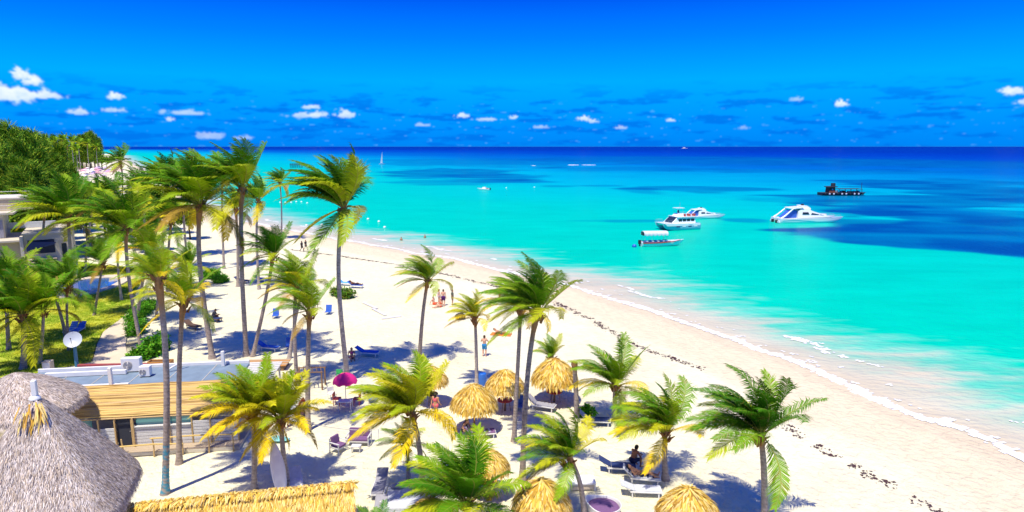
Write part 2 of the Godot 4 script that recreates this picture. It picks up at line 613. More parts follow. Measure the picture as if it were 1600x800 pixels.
func hedge(called: String, label: String, category: String, spots: Array, size: float, per: int, cols: Array) -> void:
	# spots: [centre, radii]; a clipped or wild shrub with its own woody stems
	rng.seed = hash(label)
	var at: Vector3 = spots[0][0]
	at.y = 0
	var t := thing(called, label, category, at)
	var m := MB.new()
	var st := MB.new()
	for s in spots:
		leafy(m, s[0] - at, s[1], int(per * s[1].x * s[1].z), size, cols)
		for k in 3:
			st.bar(s[0] * Vector3(1, 0, 1) - at + Vector3(rng.randf_range(-0.2, 0.2), 0, rng.randf_range(-0.2, 0.2)), s[0] - at + Vector3(rng.randf_range(-0.3, 0.3), 0.1, rng.randf_range(-0.3, 0.3)), 0.03, 5, Color(0.14, 0.1, 0.07))
	part("foliage", m, M.leaf, t)
	part("stem", st, M.bark, t)


# ------------------------------------------------------------------ thatch
const STRAW := [Color(0.74, 0.5, 0.09), Color(0.62, 0.38, 0.06), Color(0.8, 0.6, 0.18), Color(0.44, 0.25, 0.05), Color(0.76, 0.57, 0.22)]
const OLD_STRAW := [Color(0.62, 0.54, 0.47), Color(0.5, 0.43, 0.38), Color(0.76, 0.68, 0.6), Color(0.3, 0.24, 0.2), Color(0.58, 0.47, 0.35)]


func straw(m: MB, p: Vector3, down: Vector3, out: Vector3, len_: float, w: float, cols: Array) -> void:
	# one bundle of leaf, laid down the slope and lifting a little at its end
	var side := down.cross(out).normalized()
	var d := (down + side * rng.randfn() * 0.22 + out * rng.randf_range(0.0, 0.16)).normalized()
	var c: Color = cols[rng.randi() % cols.size()] * rng.randf_range(0.75, 1.2)
	c.a = 1
	var a := p + out * rng.randf_range(0.01, 0.05)
	var b := a + d * len_ * 0.6
	var e := b + (d + Vector3(0, -0.35, 0) + out * rng.randf_range(-0.1, 0.15)).normalized() * len_ * 0.4
	var s := side * w * 0.5
	m.quad(a - s, a + s, b + s, b - s, c)
	m.tri(b - s, b + s, e, c)


func squared(an: float, p: float) -> float:
	# how far a rounded square reaches at that angle, against a circle inside it
	return 1.0 if p <= 2.0 else pow(pow(absf(cos(an)), p) + pow(absf(sin(an)), p), -1.0 / p)


func thatch_shell(m: MB, prof: Array, rows: int, around: float, len_: float, w: float, cols: Array, dull: Color, sq := 2.0) -> void:
	# thatch over a round roof; prof [radius, height] from the top down, straw in overlapping rows
	var shell := []
	for p in prof:
		var ring := PackedVector3Array()
		for q in 40:
			var a := -TAU * q / 40
			ring.append(Vector3(cos(a) * p[0], p[1], sin(a) * p[0]) * Vector3(squared(a, sq), 1, squared(a, sq)))
		shell.append(ring)
	m.surf(shell, true, dull, [], true)
	var total := 0.0
	for k in prof.size() - 1: total += Vector2(prof[k][0], prof[k][1]).distance_to(Vector2(prof[k + 1][0], prof[k + 1][1]))
	for r in rows:
		var s := total * (r + 0.35) / rows
		var k := 0
		while k < prof.size() - 2:
			var ln := Vector2(prof[k][0], prof[k][1]).distance_to(Vector2(prof[k + 1][0], prof[k + 1][1]))
			if s <= ln: break
			s -= ln
			k += 1
		var a := Vector2(prof[k][0], prof[k][1])
		var b := Vector2(prof[k + 1][0], prof[k + 1][1])
		var q := a.move_toward(b, s)
		var dn := (b - a).normalized()
		var count := int(around * q.x / prof[-1][0]) + 8
		for e in count:
			var an := TAU * (e + rng.randf()) / count
			var o := Vector3(cos(an), 0, sin(an))
			var k2 := squared(an, sq)
			var p := o * q.x * k2 + Vector3(0, q.y, 0)
			if sq > 2.0: o = Vector3(signf(o.x) * pow(absf(o.x), sq - 1.0), 0, signf(o.z) * pow(absf(o.z), sq - 1.0)).normalized()
			straw(m, p - (o * dn.x + Vector3(0, dn.y, 0)) * rng.randf() * total / rows, o * dn.x + Vector3(0, dn.y, 0), o * -dn.y + Vector3(0, dn.x, 0), len_ * rng.randf_range(0.7, 1.25), w, cols)


var shade_kinds := []


func thatch_parasol(label: String, at: Vector3, r: float, h: float, kind: int) -> Node3D:
	if shade_kinds.is_empty():
		for s in 3:
			rng.seed = 40 + s
			var m := MB.new()
			thatch_shell(m, [[0.02, 0.95], [0.22, 0.88], [0.5, 0.66], [0.78, 0.36], [0.97, 0.02], [1.02, -0.22]], 11, 150.0, 0.34, 0.05, STRAW, Color(0.68, 0.44, 0.06))
			shade_kinds.append(m.mesh())
	var t := thing("thatched_parasol", label, "parasol", at, 0, "thatched parasols on the sand")
	rng.seed = hash(label)
	var pole := MB.new()
	pole.tube([Vector3(0, 0, 0), Vector3(0.02, h * 0.5, 0.01), Vector3(0, h + 0.5 * r, 0)], [0.075, 0.065, 0.05], 8)
	part("pole", pole, M.brown_wood, t)
	var can := part("canopy", shade_kinds[kind % 3], M.thatch, t, Vector3(0, h, 0))
	can.scale = Vector3(r, r * 0.86, r)
	can.rotation_degrees.y = rng.randf() * 360
	for k in 8:
		var a := TAU * k / 8.0
		var ry := MB.new()
		ry.bar(Vector3(0, h - 0.45 * r + 0.55 * r, 0), Vector3(cos(a) * r * 0.9, h - 0.03, sin(a) * r * 0.9), 0.025, 5)
		part("rafter", ry, M.brown_wood, t)
	return t


# ------------------------------------------------------------------ people: a distance field round tapered bones, meshed as surface nets
func net(bones: Array, cell: float, grow := 0.0, blend := 0.05) -> MB:
	var lo := Vector3.ONE * 1e9
	var hi := -lo
	for b in bones:
		var r: float = maxf(b[2], b[3]) + grow + 0.09
		for p in [b[0], b[1]]:
			lo = lo.min(p - Vector3.ONE * r)
			hi = hi.max(p + Vector3.ONE * r)
	var nx := int((hi.x - lo.x) / cell) + 2
	var ny := int((hi.y - lo.y) / cell) + 2
	var nzz := int((hi.z - lo.z) / cell) + 2
	var f := PackedFloat32Array()
	f.resize(nx * ny * nzz)
	f.fill(1.0)
	for b in bones:
		var a: Vector3 = b[0]
		var ab: Vector3 = b[1] - a
		var l2 := maxf(ab.length_squared(), 1e-8)
		var r: float = maxf(b[2], b[3]) + grow + 0.08
		var b0: Vector3 = ((a.min(b[1]) - Vector3.ONE * r - lo) / cell).floor().max(Vector3.ZERO)
		var b1: Vector3 = ((a.max(b[1]) + Vector3.ONE * r - lo) / cell).ceil().min(Vector3(nx - 1, ny - 1, nzz - 1))
		for z in range(int(b0.z), int(b1.z) + 1):
			for y in range(int(b0.y), int(b1.y) + 1):
				var row := (z * ny + y) * nx
				for x in range(int(b0.x), int(b1.x) + 1):
					var p := lo + Vector3(x, y, z) * cell
					var t := clampf((p - a).dot(ab) / l2, 0, 1)
					var d: float = p.distance_to(a + ab * t) - lerpf(b[2], b[3], t) - grow
					var e := f[row + x]
					var h := maxf(blend - absf(d - e), 0.0) / blend
					f[row + x] = minf(d, e) - h * h * blend * 0.25
	var m := MB.new()
	var at := PackedInt32Array()
	at.resize(nx * ny * nzz)
	at.fill(-1)
	var off := [0, 1, nx, nx + 1, nx * ny, nx * ny + 1, nx * ny + nx, nx * ny + nx + 1]
	for z in nzz - 1:
		for y in ny - 1:
			for x in nx - 1:
				var k := (z * ny + y) * nx + x
				var s := 0
				for q in 8:
					if f[k + off[q]] < 0: s += 1
				if s == 0 or s == 8: continue
				var p := Vector3.ZERO
				var cnt := 0
				for e in [[0, 1], [2, 3], [4, 5], [6, 7], [0, 2], [1, 3], [4, 6], [5, 7], [0, 4], [1, 5], [2, 6], [3, 7]]:
					var u := f[k + off[e[0]]]
					var w := f[k + off[e[1]]]
					if (u < 0) == (w < 0): continue
					var c0 := Vector3(e[0] & 1, (e[0] >> 1) & 1, e[0] >> 2)
					var c1 := Vector3(e[1] & 1, (e[1] >> 1) & 1, e[1] >> 2)
					p += c0.lerp(c1, u / (u - w))
					cnt += 1
				at[k] = m.v.size()
				m.v.append(lo + (Vector3(x, y, z) + p / cnt) * cell)
				m.n.append(Vector3(f[k + 1] - f[k], f[k + nx] - f[k], f[k + nx * ny] - f[k]).normalized())
				m.c.append(Color.WHITE)
	for z in range(1, nzz - 1):
		for y in range(1, ny - 1):
			for x in range(1, nx - 1):
				var k := (z * ny + y) * nx + x
				var ins := f[k] < 0
				for ax in 3:
					var st: int = [1, nx, nx * ny][ax]
					if ins == (f[k + st] < 0): continue
					var u: int = [nx, nx * ny, 1][ax]
					var w: int = [nx * ny, 1, nx][ax]
					var q := [at[k], at[k - u], at[k - u - w], at[k - w]]
					if q.min() < 0: continue
					if ins: m.i.append_array(PackedInt32Array([q[0], q[2], q[1], q[0], q[3], q[2]]))
					else: m.i.append_array(PackedInt32Array([q[0], q[1], q[2], q[0], q[2], q[3]]))
	return m


func v3(x: float, y: float, z: float) -> Vector3:
	return Vector3(x, y, z)


func pose(kind: String) -> Dictionary:
	# joints of a figure 1.72 m tall that faces +z; pairs are [left, right]
	var j := {"pel": v3(0, 0.95, 0), "waist": v3(0, 1.1, 0.01), "chest": v3(0, 1.29, 0), "neck": v3(0, 1.46, 0), "head": v3(0, 1.6, 0.02), "face": v3(0, 0, 1),
		"sh": [v3(0.18, 1.4, 0), v3(-0.18, 1.4, 0)], "el": [v3(0.25, 1.13, -0.02), v3(-0.25, 1.13, -0.02)], "wr": [v3(0.26, 0.88, 0.05), v3(-0.26, 0.88, 0.05)],
		"hip": [v3(0.09, 0.92, 0), v3(-0.09, 0.92, 0)], "kn": [v3(0.11, 0.5, 0.03), v3(-0.11, 0.5, 0.03)], "an": [v3(0.12, 0.09, -0.03), v3(-0.12, 0.09, -0.03)], "toe": [v3(0.15, 0.03, 0.14), v3(-0.15, 0.03, 0.14)]}
	if kind == "arms_up":
		j.el = [v3(0.3, 1.2, 0.12), v3(-0.3, 1.2, 0.12)]
		j.wr = [v3(0.12, 1.34, 0.26), v3(-0.12, 1.34, 0.26)]
	elif kind == "walk":
		j.kn = [v3(0.1, 0.52, 0.17), v3(-0.1, 0.5, -0.05)]
		j.an = [v3(0.1, 0.1, 0.24), v3(-0.1, 0.14, -0.36)]
		j.toe = [v3(0.12, 0.04, 0.42), v3(-0.12, 0.03, -0.22)]
		j.wr = [v3(0.24, 0.9, -0.16), v3(-0.24, 0.92, 0.2)]
	elif kind == "sit":
		j.pel = v3(0, 0.52, 0); j.waist = v3(0, 0.67, 0.06); j.chest = v3(0, 0.84, 0.15); j.neck = v3(0, 0.98, 0.23); j.head = v3(0, 1.1, 0.29); j.face = v3(0, -0.5, 1)
		j.sh = [v3(0.18, 0.93, 0.2), v3(-0.18, 0.93, 0.2)]
		j.el = [v3(0.25, 0.68, 0.33), v3(-0.25, 0.68, 0.33)]
		j.wr = [v3(0.09, 0.66, 0.56), v3(-0.09, 0.66, 0.56)]
		j.hip = [v3(0.1, 0.5, 0.02), v3(-0.1, 0.5, 0.02)]
		j.kn = [v3(0.16, 0.53, 0.45), v3(-0.16, 0.53, 0.45)]
		j.an = [v3(0.15, 0.09, 0.47), v3(-0.15, 0.09, 0.47)]
		j.toe = [v3(0.17, 0.03, 0.64), v3(-0.17, 0.03, 0.64)]
	elif kind == "sit_sand":
		j.pel = v3(0, 0.12, 0); j.waist = v3(0, 0.27, -0.03); j.chest = v3(0, 0.46, -0.08); j.neck = v3(0, 0.62, -0.08); j.head = v3(0, 0.76, -0.05)
		j.sh = [v3(0.18, 0.56, -0.08), v3(-0.18, 0.56, -0.08)]
		j.el = [v3(0.26, 0.34, -0.24), v3(-0.26, 0.34, -0.24)]
		j.wr = [v3(0.26, 0.07, -0.34), v3(-0.26, 0.07, -0.34)]
		j.hip = [v3(0.1, 0.11, 0.03), v3(-0.1, 0.11, 0.03)]
		j.kn = [v3(0.14, 0.26, 0.42), v3(-0.12, 0.12, 0.46)]
		j.an = [v3(0.13, 0.07, 0.78), v3(-0.13, 0.06, 0.88)]
		j.toe = [v3(0.16, 0.2, 0.86), v3(-0.17, 0.21, 0.95)]
	elif kind == "lie":
		j.pel = v3(0, 0.12, 0); j.waist = v3(0, 0.15, -0.16); j.chest = v3(0, 0.24, -0.34); j.neck = v3(0, 0.35, -0.49); j.head = v3(0, 0.45, -0.6); j.face = v3(0, 0.8, 0.6)
		j.sh = [v3(0.18, 0.29, -0.43), v3(-0.18, 0.29, -0.43)]
		j.el = [v3(0.3, 0.16, -0.22), v3(-0.32, 0.2, -0.3)]
		j.wr = [v3(0.24, 0.1, 0.02), v3(-0.12, 0.28, -0.14)]
		j.hip = [v3(0.09, 0.12, 0.04), v3(-0.09, 0.12, 0.04)]
		j.kn = [v3(0.12, 0.14, 0.46), v3(-0.13, 0.3, 0.42)]
		j.an = [v3(0.12, 0.07, 0.87), v3(-0.14, 0.08, 0.74)]
		j.toe = [v3(0.17, 0.22, 0.93), v3(-0.16, 0.1, 0.93)]
	return j


var body_cache := {}


func body_parts(kind: String) -> Dictionary:
	if body_cache.has(kind): return body_cache[kind]
	var j := pose(kind)
	var fwd: Vector3 = j.face.normalized()
	var up: Vector3 = (j.head - j.neck).normalized()
	up = (up - fwd * up.dot(fwd)).normalized()
	var rt := up.cross(fwd)
	var torso := [[j.pel, j.waist, 0.13, 0.115], [j.waist, j.chest, 0.115, 0.14], [j.chest, j.neck, 0.13, 0.07], [j.sh[0], j.sh[1], 0.065, 0.065], [j.hip[0], j.hip[1], 0.105, 0.105]]
	var bones := torso.duplicate()
	bones.append([j.neck, j.head, 0.055, 0.06])
	bones.append([j.head - up * 0.03, j.head + up * 0.05, 0.078, 0.092])
	bones.append([j.head - up * 0.06 + fwd * 0.03, j.head - up * 0.08 + fwd * 0.05, 0.05, 0.035])   # chin
	bones.append([j.head + fwd * 0.085, j.head + fwd * 0.105 - up * 0.02, 0.012, 0.018])          # nose
	bones.append([j.head + rt * 0.085, j.head + rt * 0.095 - up * 0.02, 0.018, 0.014])             # ears
	bones.append([j.head - rt * 0.085, j.head - rt * 0.095 - up * 0.02, 0.018, 0.014])
	var thighs := []
	var sleeves := []
	for s in 2:
		bones.append([j.sh[s], j.el[s], 0.052, 0.04])
		bones.append([j.el[s], j.wr[s], 0.04, 0.027])
		var hd: Vector3 = (j.wr[s] - j.el[s]).normalized()
		bones.append([j.wr[s], j.wr[s] + hd * 0.085, 0.03, 0.036])
		bones.append([j.hip[s], j.kn[s], 0.088, 0.058])
		bones.append([j.kn[s], j.kn[s].lerp(j.an[s], 0.35), 0.055, 0.058])
		bones.append([j.kn[s].lerp(j.an[s], 0.35), j.an[s], 0.058, 0.036])
		bones.append([j.an[s] + (j.an[s] - j.toe[s]) * 0.2, j.toe[s], 0.042, 0.028])
		thighs.append([j.hip[s], j.hip[s].lerp(j.kn[s], 0.6), 0.095, 0.085])
		sleeves.append([j.sh[s], j.sh[s].lerp(j.el[s], 0.6), 0.062, 0.058])
	var skin := net(bones, 0.028)
	for s in 2:   # five fingers to a hand, the thumb from the side of the palm
		var hd: Vector3 = (j.wr[s] - j.el[s]).normalized()
		var across := hd.cross(Vector3.UP if absf(hd.y) < 0.8 else Vector3.FORWARD).normalized()
		var pal := hd.cross(across)
		var root: Vector3 = j.wr[s] + hd * 0.1
		for q in 4:
			var b := root + across * (q - 1.5) * 0.02
			var ln: float = [0.07, 0.08, 0.075, 0.06][q]
			skin.tube([b, b + hd * ln * 0.55, b + hd * ln * 0.9 + pal * ln * 0.35], [0.01, 0.009, 0.007], 5)
		var th: Vector3 = j.wr[s] + hd * 0.04 + across * 0.03
		skin.tube([th, th + hd * 0.03 + across * 0.03, th + hd * 0.065 + across * 0.035], [0.012, 0.01, 0.008], 5)
	var hair := net([[j.head + up * 0.055 - fwd * 0.015, j.head - fwd * 0.045 - up * 0.01, 0.098, 0.085]], 0.028)
	var long_hair := net([[j.head + up * 0.055 - fwd * 0.015, j.head - fwd * 0.045, 0.1, 0.09], [j.head - fwd * 0.05, j.neck - fwd * 0.09 - up * 0.1, 0.085, 0.04]], 0.028)
	var out := {
		"skin": skin.mesh(), "hair": hair.mesh(), "long_hair": long_hair.mesh(),
		"shorts": net([torso[4], [j.pel, j.pel.lerp(j.waist, 0.45), 0.13, 0.122]] + thighs, 0.03, 0.016).mesh(),
		"briefs": net([torso[4], [j.hip[0], j.hip[0].lerp(j.kn[0], 0.12), 0.09, 0.088], [j.hip[1], j.hip[1].lerp(j.kn[1], 0.12), 0.09, 0.088]], 0.03, 0.013).mesh(),
		"top": net([[j.chest.lerp(j.waist, 0.15), j.chest.lerp(j.neck, 0.1), 0.138, 0.138]], 0.03, 0.013).mesh(),
		"shirt": net(torso.slice(0, 4) + sleeves, 0.03, 0.016).mesh(),
	}
	body_cache[kind] = out
	return out


func person(label: String, kind: String, at: Vector3, turn: float, skin: Color, wear: Dictionary, size := 1.0, group := "people on the beach") -> Node3D:
	var b := body_parts(kind)
	var t := thing("person", label, "person", at, turn, group)
	t.scale = Vector3.ONE * size
	var sm := StandardMaterial3D.new()
	sm.resource_name = "skin"
	sm.albedo_color = skin.linear_to_srgb()
	sm.roughness = 0.55
	part("body", b.skin, sm, t)
	for k in wear:
		var cm := StandardMaterial3D.new()
		cm.resource_name = k
		cm.albedo_color = (wear[k] as Color).linear_to_srgb()
		cm.roughness = 0.9
		part("hair" if k == "long_hair" else k, b[k], cm, t)
	return t


# ------------------------------------------------------------------ beach furniture
func lounger(label: String, at: Vector3, turn: float, frame: String, cloth: String, raised := 35.0, group := "sun loungers on the sand", stripes := "") -> Node3D:
	# faces +z at the foot; the back lifts towards -z
	var t := thing("sun_lounger", label, "sun lounger", at, turn, group)
	for s in [-1.0, 1.0]:
		var rail := MB.new()
		rail.box(Vector3(s * 0.31, 0.33, 0.15), Vector3(0.045, 0.07, 1.5))
		part("side_rail", rail, M[frame], t)
		for z in [-0.5, 0.78]:
			var leg := MB.new()
			leg.box(Vector3(s * 0.29, 0.15, z), Vector3(0.05, 0.3, 0.06))
			part("leg", leg, M[frame], t)
	var end := MB.new()
	end.box(Vector3(0, 0.335, 0.92), Vector3(0.66, 0.06, 0.045))
	part("foot_rail", end, M[frame], t)
	var seat := MB.new()
	seat.box(Vector3(0, 0.39, 0.26), Vector3(0.58, 0.06, 1.28))
	var sp := part("seat", seat, M[cloth], t)
	var a := deg_to_rad(raised)
	var bk := MB.new()
	var b := Basis(Vector3.RIGHT, a)
	bk.box(Vector3(0, 0.39, -0.4) + b * Vector3(0, 0.0, -0.36), Vector3(0.58, 0.055, 0.72), Color.WHITE, b)
	var bp := part("backrest", bk, M[cloth], t)
	if raised > 8:
		var pr := MB.new()
		for s in [-0.24, 0.24]:
			pr.bar(Vector3(s, 0.39, -0.4) + b * Vector3(0, -0.03, -0.5), Vector3(s, 0.3, -0.56), 0.018)
		part("prop", pr, M[frame], t)
	if stripes:
		for k in 6:
			var st := MB.new()
			if k < 3: st.box(Vector3(0, 0.43, 0.0 + k * 0.28), Vector3(0.5, 0.012, 0.1))
			else: st.box(Vector3(0, 0.39, -0.4) + b * Vector3(0, 0.04, -0.14 - (k - 3) * 0.22), Vector3(0.5, 0.012, 0.09), Color.WHITE, b)
			part("stripe", st, M[stripes], sp if k < 3 else bp)
	return t


func bench_seat(called: String, label: String, at: Vector3, turn: float, w: float) -> void:
	# white slatted garden seat with purple cushions
	var t := thing(called, label, "garden seat", at, turn, "white garden seats with purple cushions")
	for s in [-1.0, 1.0]:
		for z in [-0.32, 0.34]:
			var leg := MB.new()
			leg.box(Vector3(s * (w / 2 - 0.03), 0.42 if z < 0 else 0.29, z), Vector3(0.06, 0.84 if z < 0 else 0.58, 0.06))
			part("leg", leg, M.white_wood, t)
		var arm := MB.new()
		arm.box(Vector3(s * (w / 2 - 0.03), 0.61, 0.02), Vector3(0.08, 0.04, 0.74))
		part("armrest", arm, M.white_wood, t)
	var base := MB.new()
	base.box(Vector3(0, 0.29, 0), Vector3(w - 0.13, 0.1, 0.66))
	part("seat_frame", base, M.white_wood, t)
	for k in 3:
		var sl := MB.new()
		sl.box(Vector3(0, 0.48 + k * 0.15, -0.33), Vector3(w - 0.13, 0.07, 0.03))
		part("back_slat", sl, M.white_wood, t)
	var cu := MB.new()
	cu.box(Vector3(0, 0.405, 0.02), Vector3(w - 0.16, 0.12, 0.62))
	part("seat_cushion", cu, M.purple_cloth, t)
	var cb := MB.new()
	var b := Basis(Vector3.RIGHT, -0.2)
	cb.box(Vector3(0, 0.68, -0.23), Vector3(w - 0.18, 0.44, 0.12), Color.WHITE, b)
	part("back_cushion", cb, M.purple_cloth, t)


func table(called: String, label: String, at: Vector3, turn: float, w: float, d: float, h: float, m: String) -> void:
	var t := thing(called, label, "table", at, turn)
	var top := MB.new()
	top.box(Vector3(0, h - 0.03, 0), Vector3(w, 0.05, d))
	part("table_top", top, M[m], t)
	for sx in [-1.0, 1.0]:
		for sz in [-1.0, 1.0]:
			var leg := MB.new()
			leg.box(Vector3(sx * (w / 2 - 0.05), (h - 0.06) / 2, sz * (d / 2 - 0.05)), Vector3(0.05, h - 0.06, 0.05))
			part("leg", leg, M[m], t)


func chair(called: String, label: String, at: Vector3, turn: float, m: String, cloth := "") -> void:
	var t := thing(called, label, "chair", at, turn, "beach chairs")
	for sx in [-1.0, 1.0]:
		for sz in [-1.0, 1.0]:
			var leg := MB.new()
			leg.box(Vector3(sx * 0.21, 0.41 if sz < 0 else 0.2, sz * 0.2), Vector3(0.045, 0.82 if sz < 0 else 0.4, 0.045))
			part("leg", leg, M[m], t)
	var st := MB.new()
	st.box(Vector3(0, 0.43, 0), Vector3(0.48, 0.05, 0.46))
	part("seat", st, M[cloth if cloth else m], t)
	var bk := MB.new()
	bk.box(Vector3(0, 0.68, -0.235), Vector3(0.44, 0.3, 0.035))
	part("backrest", bk, M[cloth if cloth else m], t)


func round_table(label: String, at: Vector3, m: String, r := 0.5) -> void:
	# built round the pole of a parasol
	var t := thing("round_table", label, "table", at, 0, "round tables under the parasols")
	var top := MB.new()
	top.lathe([[0.085, 0.78], [r, 0.78], [r + 0.015, 0.76], [r, 0.735], [0.085, 0.735]], 20)
	part("table_top", top, M[m], t)
	for k in 3:
		var a := TAU * k / 3
		var leg := MB.new()
		leg.bar(Vector3(cos(a) * r * 0.75, 0, sin(a) * r * 0.75), Vector3(cos(a) * r * 0.5, 0.74, sin(a) * r * 0.5), 0.022)
		part("leg", leg, M.brown_wood, t)


# ------------------------------------------------------------------ boats (bow towards +x, waterline at y 0)
func hull(L: float, beam: float, h: float, rise: float, draft: float, full := 3.0, zc := 0.0, shade := Color.WHITE) -> MB:
	var m := MB.new()
	var rows := []
	var deck := []
	for k in 19:
		var s := k / 18.0
		var x := -L / 2 + L * s
		var w := beam / 2 * (1.0 - pow(s, full)) * (0.9 + 0.1 * smoothstep(0.0, 0.3, s)) + 0.015
		var y1 := h * (1.0 + rise * s * s)
		var y0 := -draft * (1.0 - pow(s, 5.0)) + y1 * 0.5 * pow(s, 9.0)
		var rake := L * 0.05 * s * s
		var ring := PackedVector3Array()
		for p in [[-1.0, 1.0], [-0.97, 0.55], [-0.82, 0.28], [-0.45, 0.08], [0.0, 0.0], [0.45, 0.08], [0.82, 0.28], [0.97, 0.55], [1.0, 1.0]]:
			ring.append(Vector3(x + rake * p[1], lerpf(y0, y1, p[1]), zc + w * p[0]))
		rows.append(ring)
		var dk := PackedVector3Array()
		for p in [-1.0, -0.4, 0.4, 1.0]:
			dk.append(Vector3(x + rake, y1 - 0.01 + 0.03 * (1.0 - p * p), zc + w * p))
		deck.append(dk)
	m.surf(rows, false, shade)
	m.surf(deck, false, shade, [], true)
	var st: PackedVector3Array = rows[0]
	for k in range(1, 8): m.tri(st[0], st[k], st[k + 1], shade)
	return m


func slab(m: MB, pts: Array, z0: float, z1: float, tuck := 0.0, col := Color.WHITE) -> void:
	# a side profile in x and y given thickness across the boat; tuck narrows its upper points
	var top := -1e9
	var low := 1e9
	for p in pts:
		top = maxf(top, p[1])
		low = minf(low, p[1])
	var poly := PackedVector2Array()
	for p in pts: poly.append(Vector2(p[0], p[1]))
	if Geometry2D.is_polygon_clockwise(poly): poly.reverse()
	var near := []
	var far := []
	for p in poly:
		var k := tuck * (p.y - low) / maxf(top - low, 0.01)
		near.append(Vector3(p.x, p.y, z1 - k))
		far.append(Vector3(p.x, p.y, z0 + k))
	var t := Geometry2D.triangulate_polygon(poly)
	for k in range(0, t.size(), 3):
		var a := t[k]
		var b := t[k + 1]
		var c := t[k + 2]
		if (poly[b] - poly[a]).cross(poly[c] - poly[a]) < 0:
			b = t[k + 2]
			c = t[k + 1]
		m.tri(near[a], near[b], near[c], col)
		m.tri(far[a], far[c], far[b], col)
	for k in poly.size():
		var e := (k + 1) % poly.size()
		m.quad(near[k], far[k], far[e], near[e], col)


func rail(m: MB, pts: Array, h: float, r := 0.025) -> void:
	for k in pts.size() - 1:
		m.bar(pts[k] + Vector3(0, h, 0), pts[k + 1] + Vector3(0, h, 0), r, 5)
		m.bar(pts[k] + Vector3(0, h * 0.5, 0), pts[k + 1] + Vector3(0, h * 0.5, 0), r * 0.7, 5)
	for p in pts: m.bar(p, p + Vector3(0, h, 0), r, 5)


func power_cat(label: String, at: Vector3, turn: float, size: float) -> void:
	# a long white power catamaran: raked arch at the stern, wheelhouse, sloping foredeck to a fine bow
	var t := thing("power_catamaran", label, "boat", at, turn, "boats moored on the bay")
	t.scale = Vector3(1.0, 0.9, 1.0) * size
	for s in [-1.55, 1.55]: part("hull", hull(15.0, 1.9, 1.25, 0.3, 0.45, 2.6, s), M.gelcoat, t)
	var m := MB.new()
	slab(m, [[-6.8, 0.55], [-6.9, 1.2], [5.4, 1.62], [4.6, 0.6]], -1.7, 1.7)
	part("bridge_deck", m, M.gelcoat, t)
	var cab := MB.new()
	slab(cab, [[-3.1, 1.35], [-2.9, 3.1], [-1.9, 3.75], [-0.5, 3.85], [0.35, 3.2], [3.9, 1.95], [5.2, 1.6]], -2.1, 2.1, 0.55)
	var cp := part("wheelhouse", cab, M.gelcoat, t)
	for s in [-1.0, 1.0]:
		for w in [[[-2.0, 2.25], [-1.9, 2.85], [-0.6, 2.85], [-0.3, 2.25]], [[0.1, 2.2], [0.35, 2.65], [1.9, 2.3], [2.1, 2.15]], [[2.2, 2.1], [2.3, 2.22], [3.2, 1.98], [3.2, 1.93]]]:
			var g := MB.new()
			slab(g, w, s * 1.87 - 0.12, s * 1.87 + 0.12, 0.05)
			part("window", g, M.dark_glass, cp)
		var arch := MB.new()
		arch.tube([Vector3(-7.1, 1.25, s * 1.9), Vector3(-6.2, 1.9, s * 1.85), Vector3(-4.2, 3.75, s * 1.7), Vector3(-2.2, 4.0, s * 1.5)], [0.22, 0.2, 0.17, 0.15], 6)
		part("arch_leg", arch, M.gelcoat, t)
		var rb := MB.new()
		rb.tube([Vector3(-7.0, 1.0, s * 2.52), Vector3(-2.0, 1.06, s * 2.55), Vector3(3.0, 1.15, s * 2.45), Vector3(5.6, 1.3, s * 2.12)], [0.035, 0.035, 0.035, 0.03], 5)
		part("rubbing_strake", rb, M.steel, t)
		var stp := MB.new()
		stp.box(Vector3(-7.3, 0.35, s * 1.55), Vector3(0.9, 0.5, 1.5))
		part("stern_step", stp, M.gelcoat, t)
		var eng := MB.new()
		eng.box(Vector3(-7.75, 0.35, s * 1.0), Vector3(0.5, 0.9, 0.45))
		part("outboard", eng, M.black_metal, t)
	var roof := MB.new()
	slab(roof, [[-4.6, 3.78], [-4.5, 3.95], [-2.0, 4.12], [-1.6, 3.85]], -1.75, 1.75)
	part("aft_roof", roof, M.gelcoat, t)
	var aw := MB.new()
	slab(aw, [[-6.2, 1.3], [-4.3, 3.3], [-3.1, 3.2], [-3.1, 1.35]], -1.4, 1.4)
	part("cockpit_shade", aw, M.blue_cloth, t)  # its blue paints in the shade inside the aft cockpit
	var fb := MB.new()
	slab(fb, [[-1.9, 3.7], [-2.0, 4.45], [-1.6, 4.55], [-0.6, 4.5], [0.3, 3.85], [0.2, 3.3]], -1.35, 1.35, 0.2)
	var fp := part("flybridge", fb, M.gelcoat, t)
	var seat := MB.new()
	seat.box(Vector3(-1.4, 4.65, 0.4), Vector3(0.5, 0.5, 0.5))
	part("helm_seat", seat, M.black_metal, fp)
	var rl := MB.new()
	rail(rl, [Vector3(2.6, 1.9, 1.9), Vector3(4.6, 1.65, 1.8), Vector3(6.6, 1.62, 1.6), Vector3(7.7, 1.62, 1.5)], 0.5)
	rail(rl, [Vector3(2.6, 1.9, -1.9), Vector3(4.6, 1.65, -1.8), Vector3(6.6, 1.62, -1.6), Vector3(7.7, 1.62, -1.5)], 0.5)
	part("bow_rail", rl, M.steel, t)
	var lk := MB.new()
	lk.box(Vector3(4.3, 1.95, 0), Vector3(0.8, 0.5, 1.2))
	part("deck_locker", lk, M.gelcoat, t)


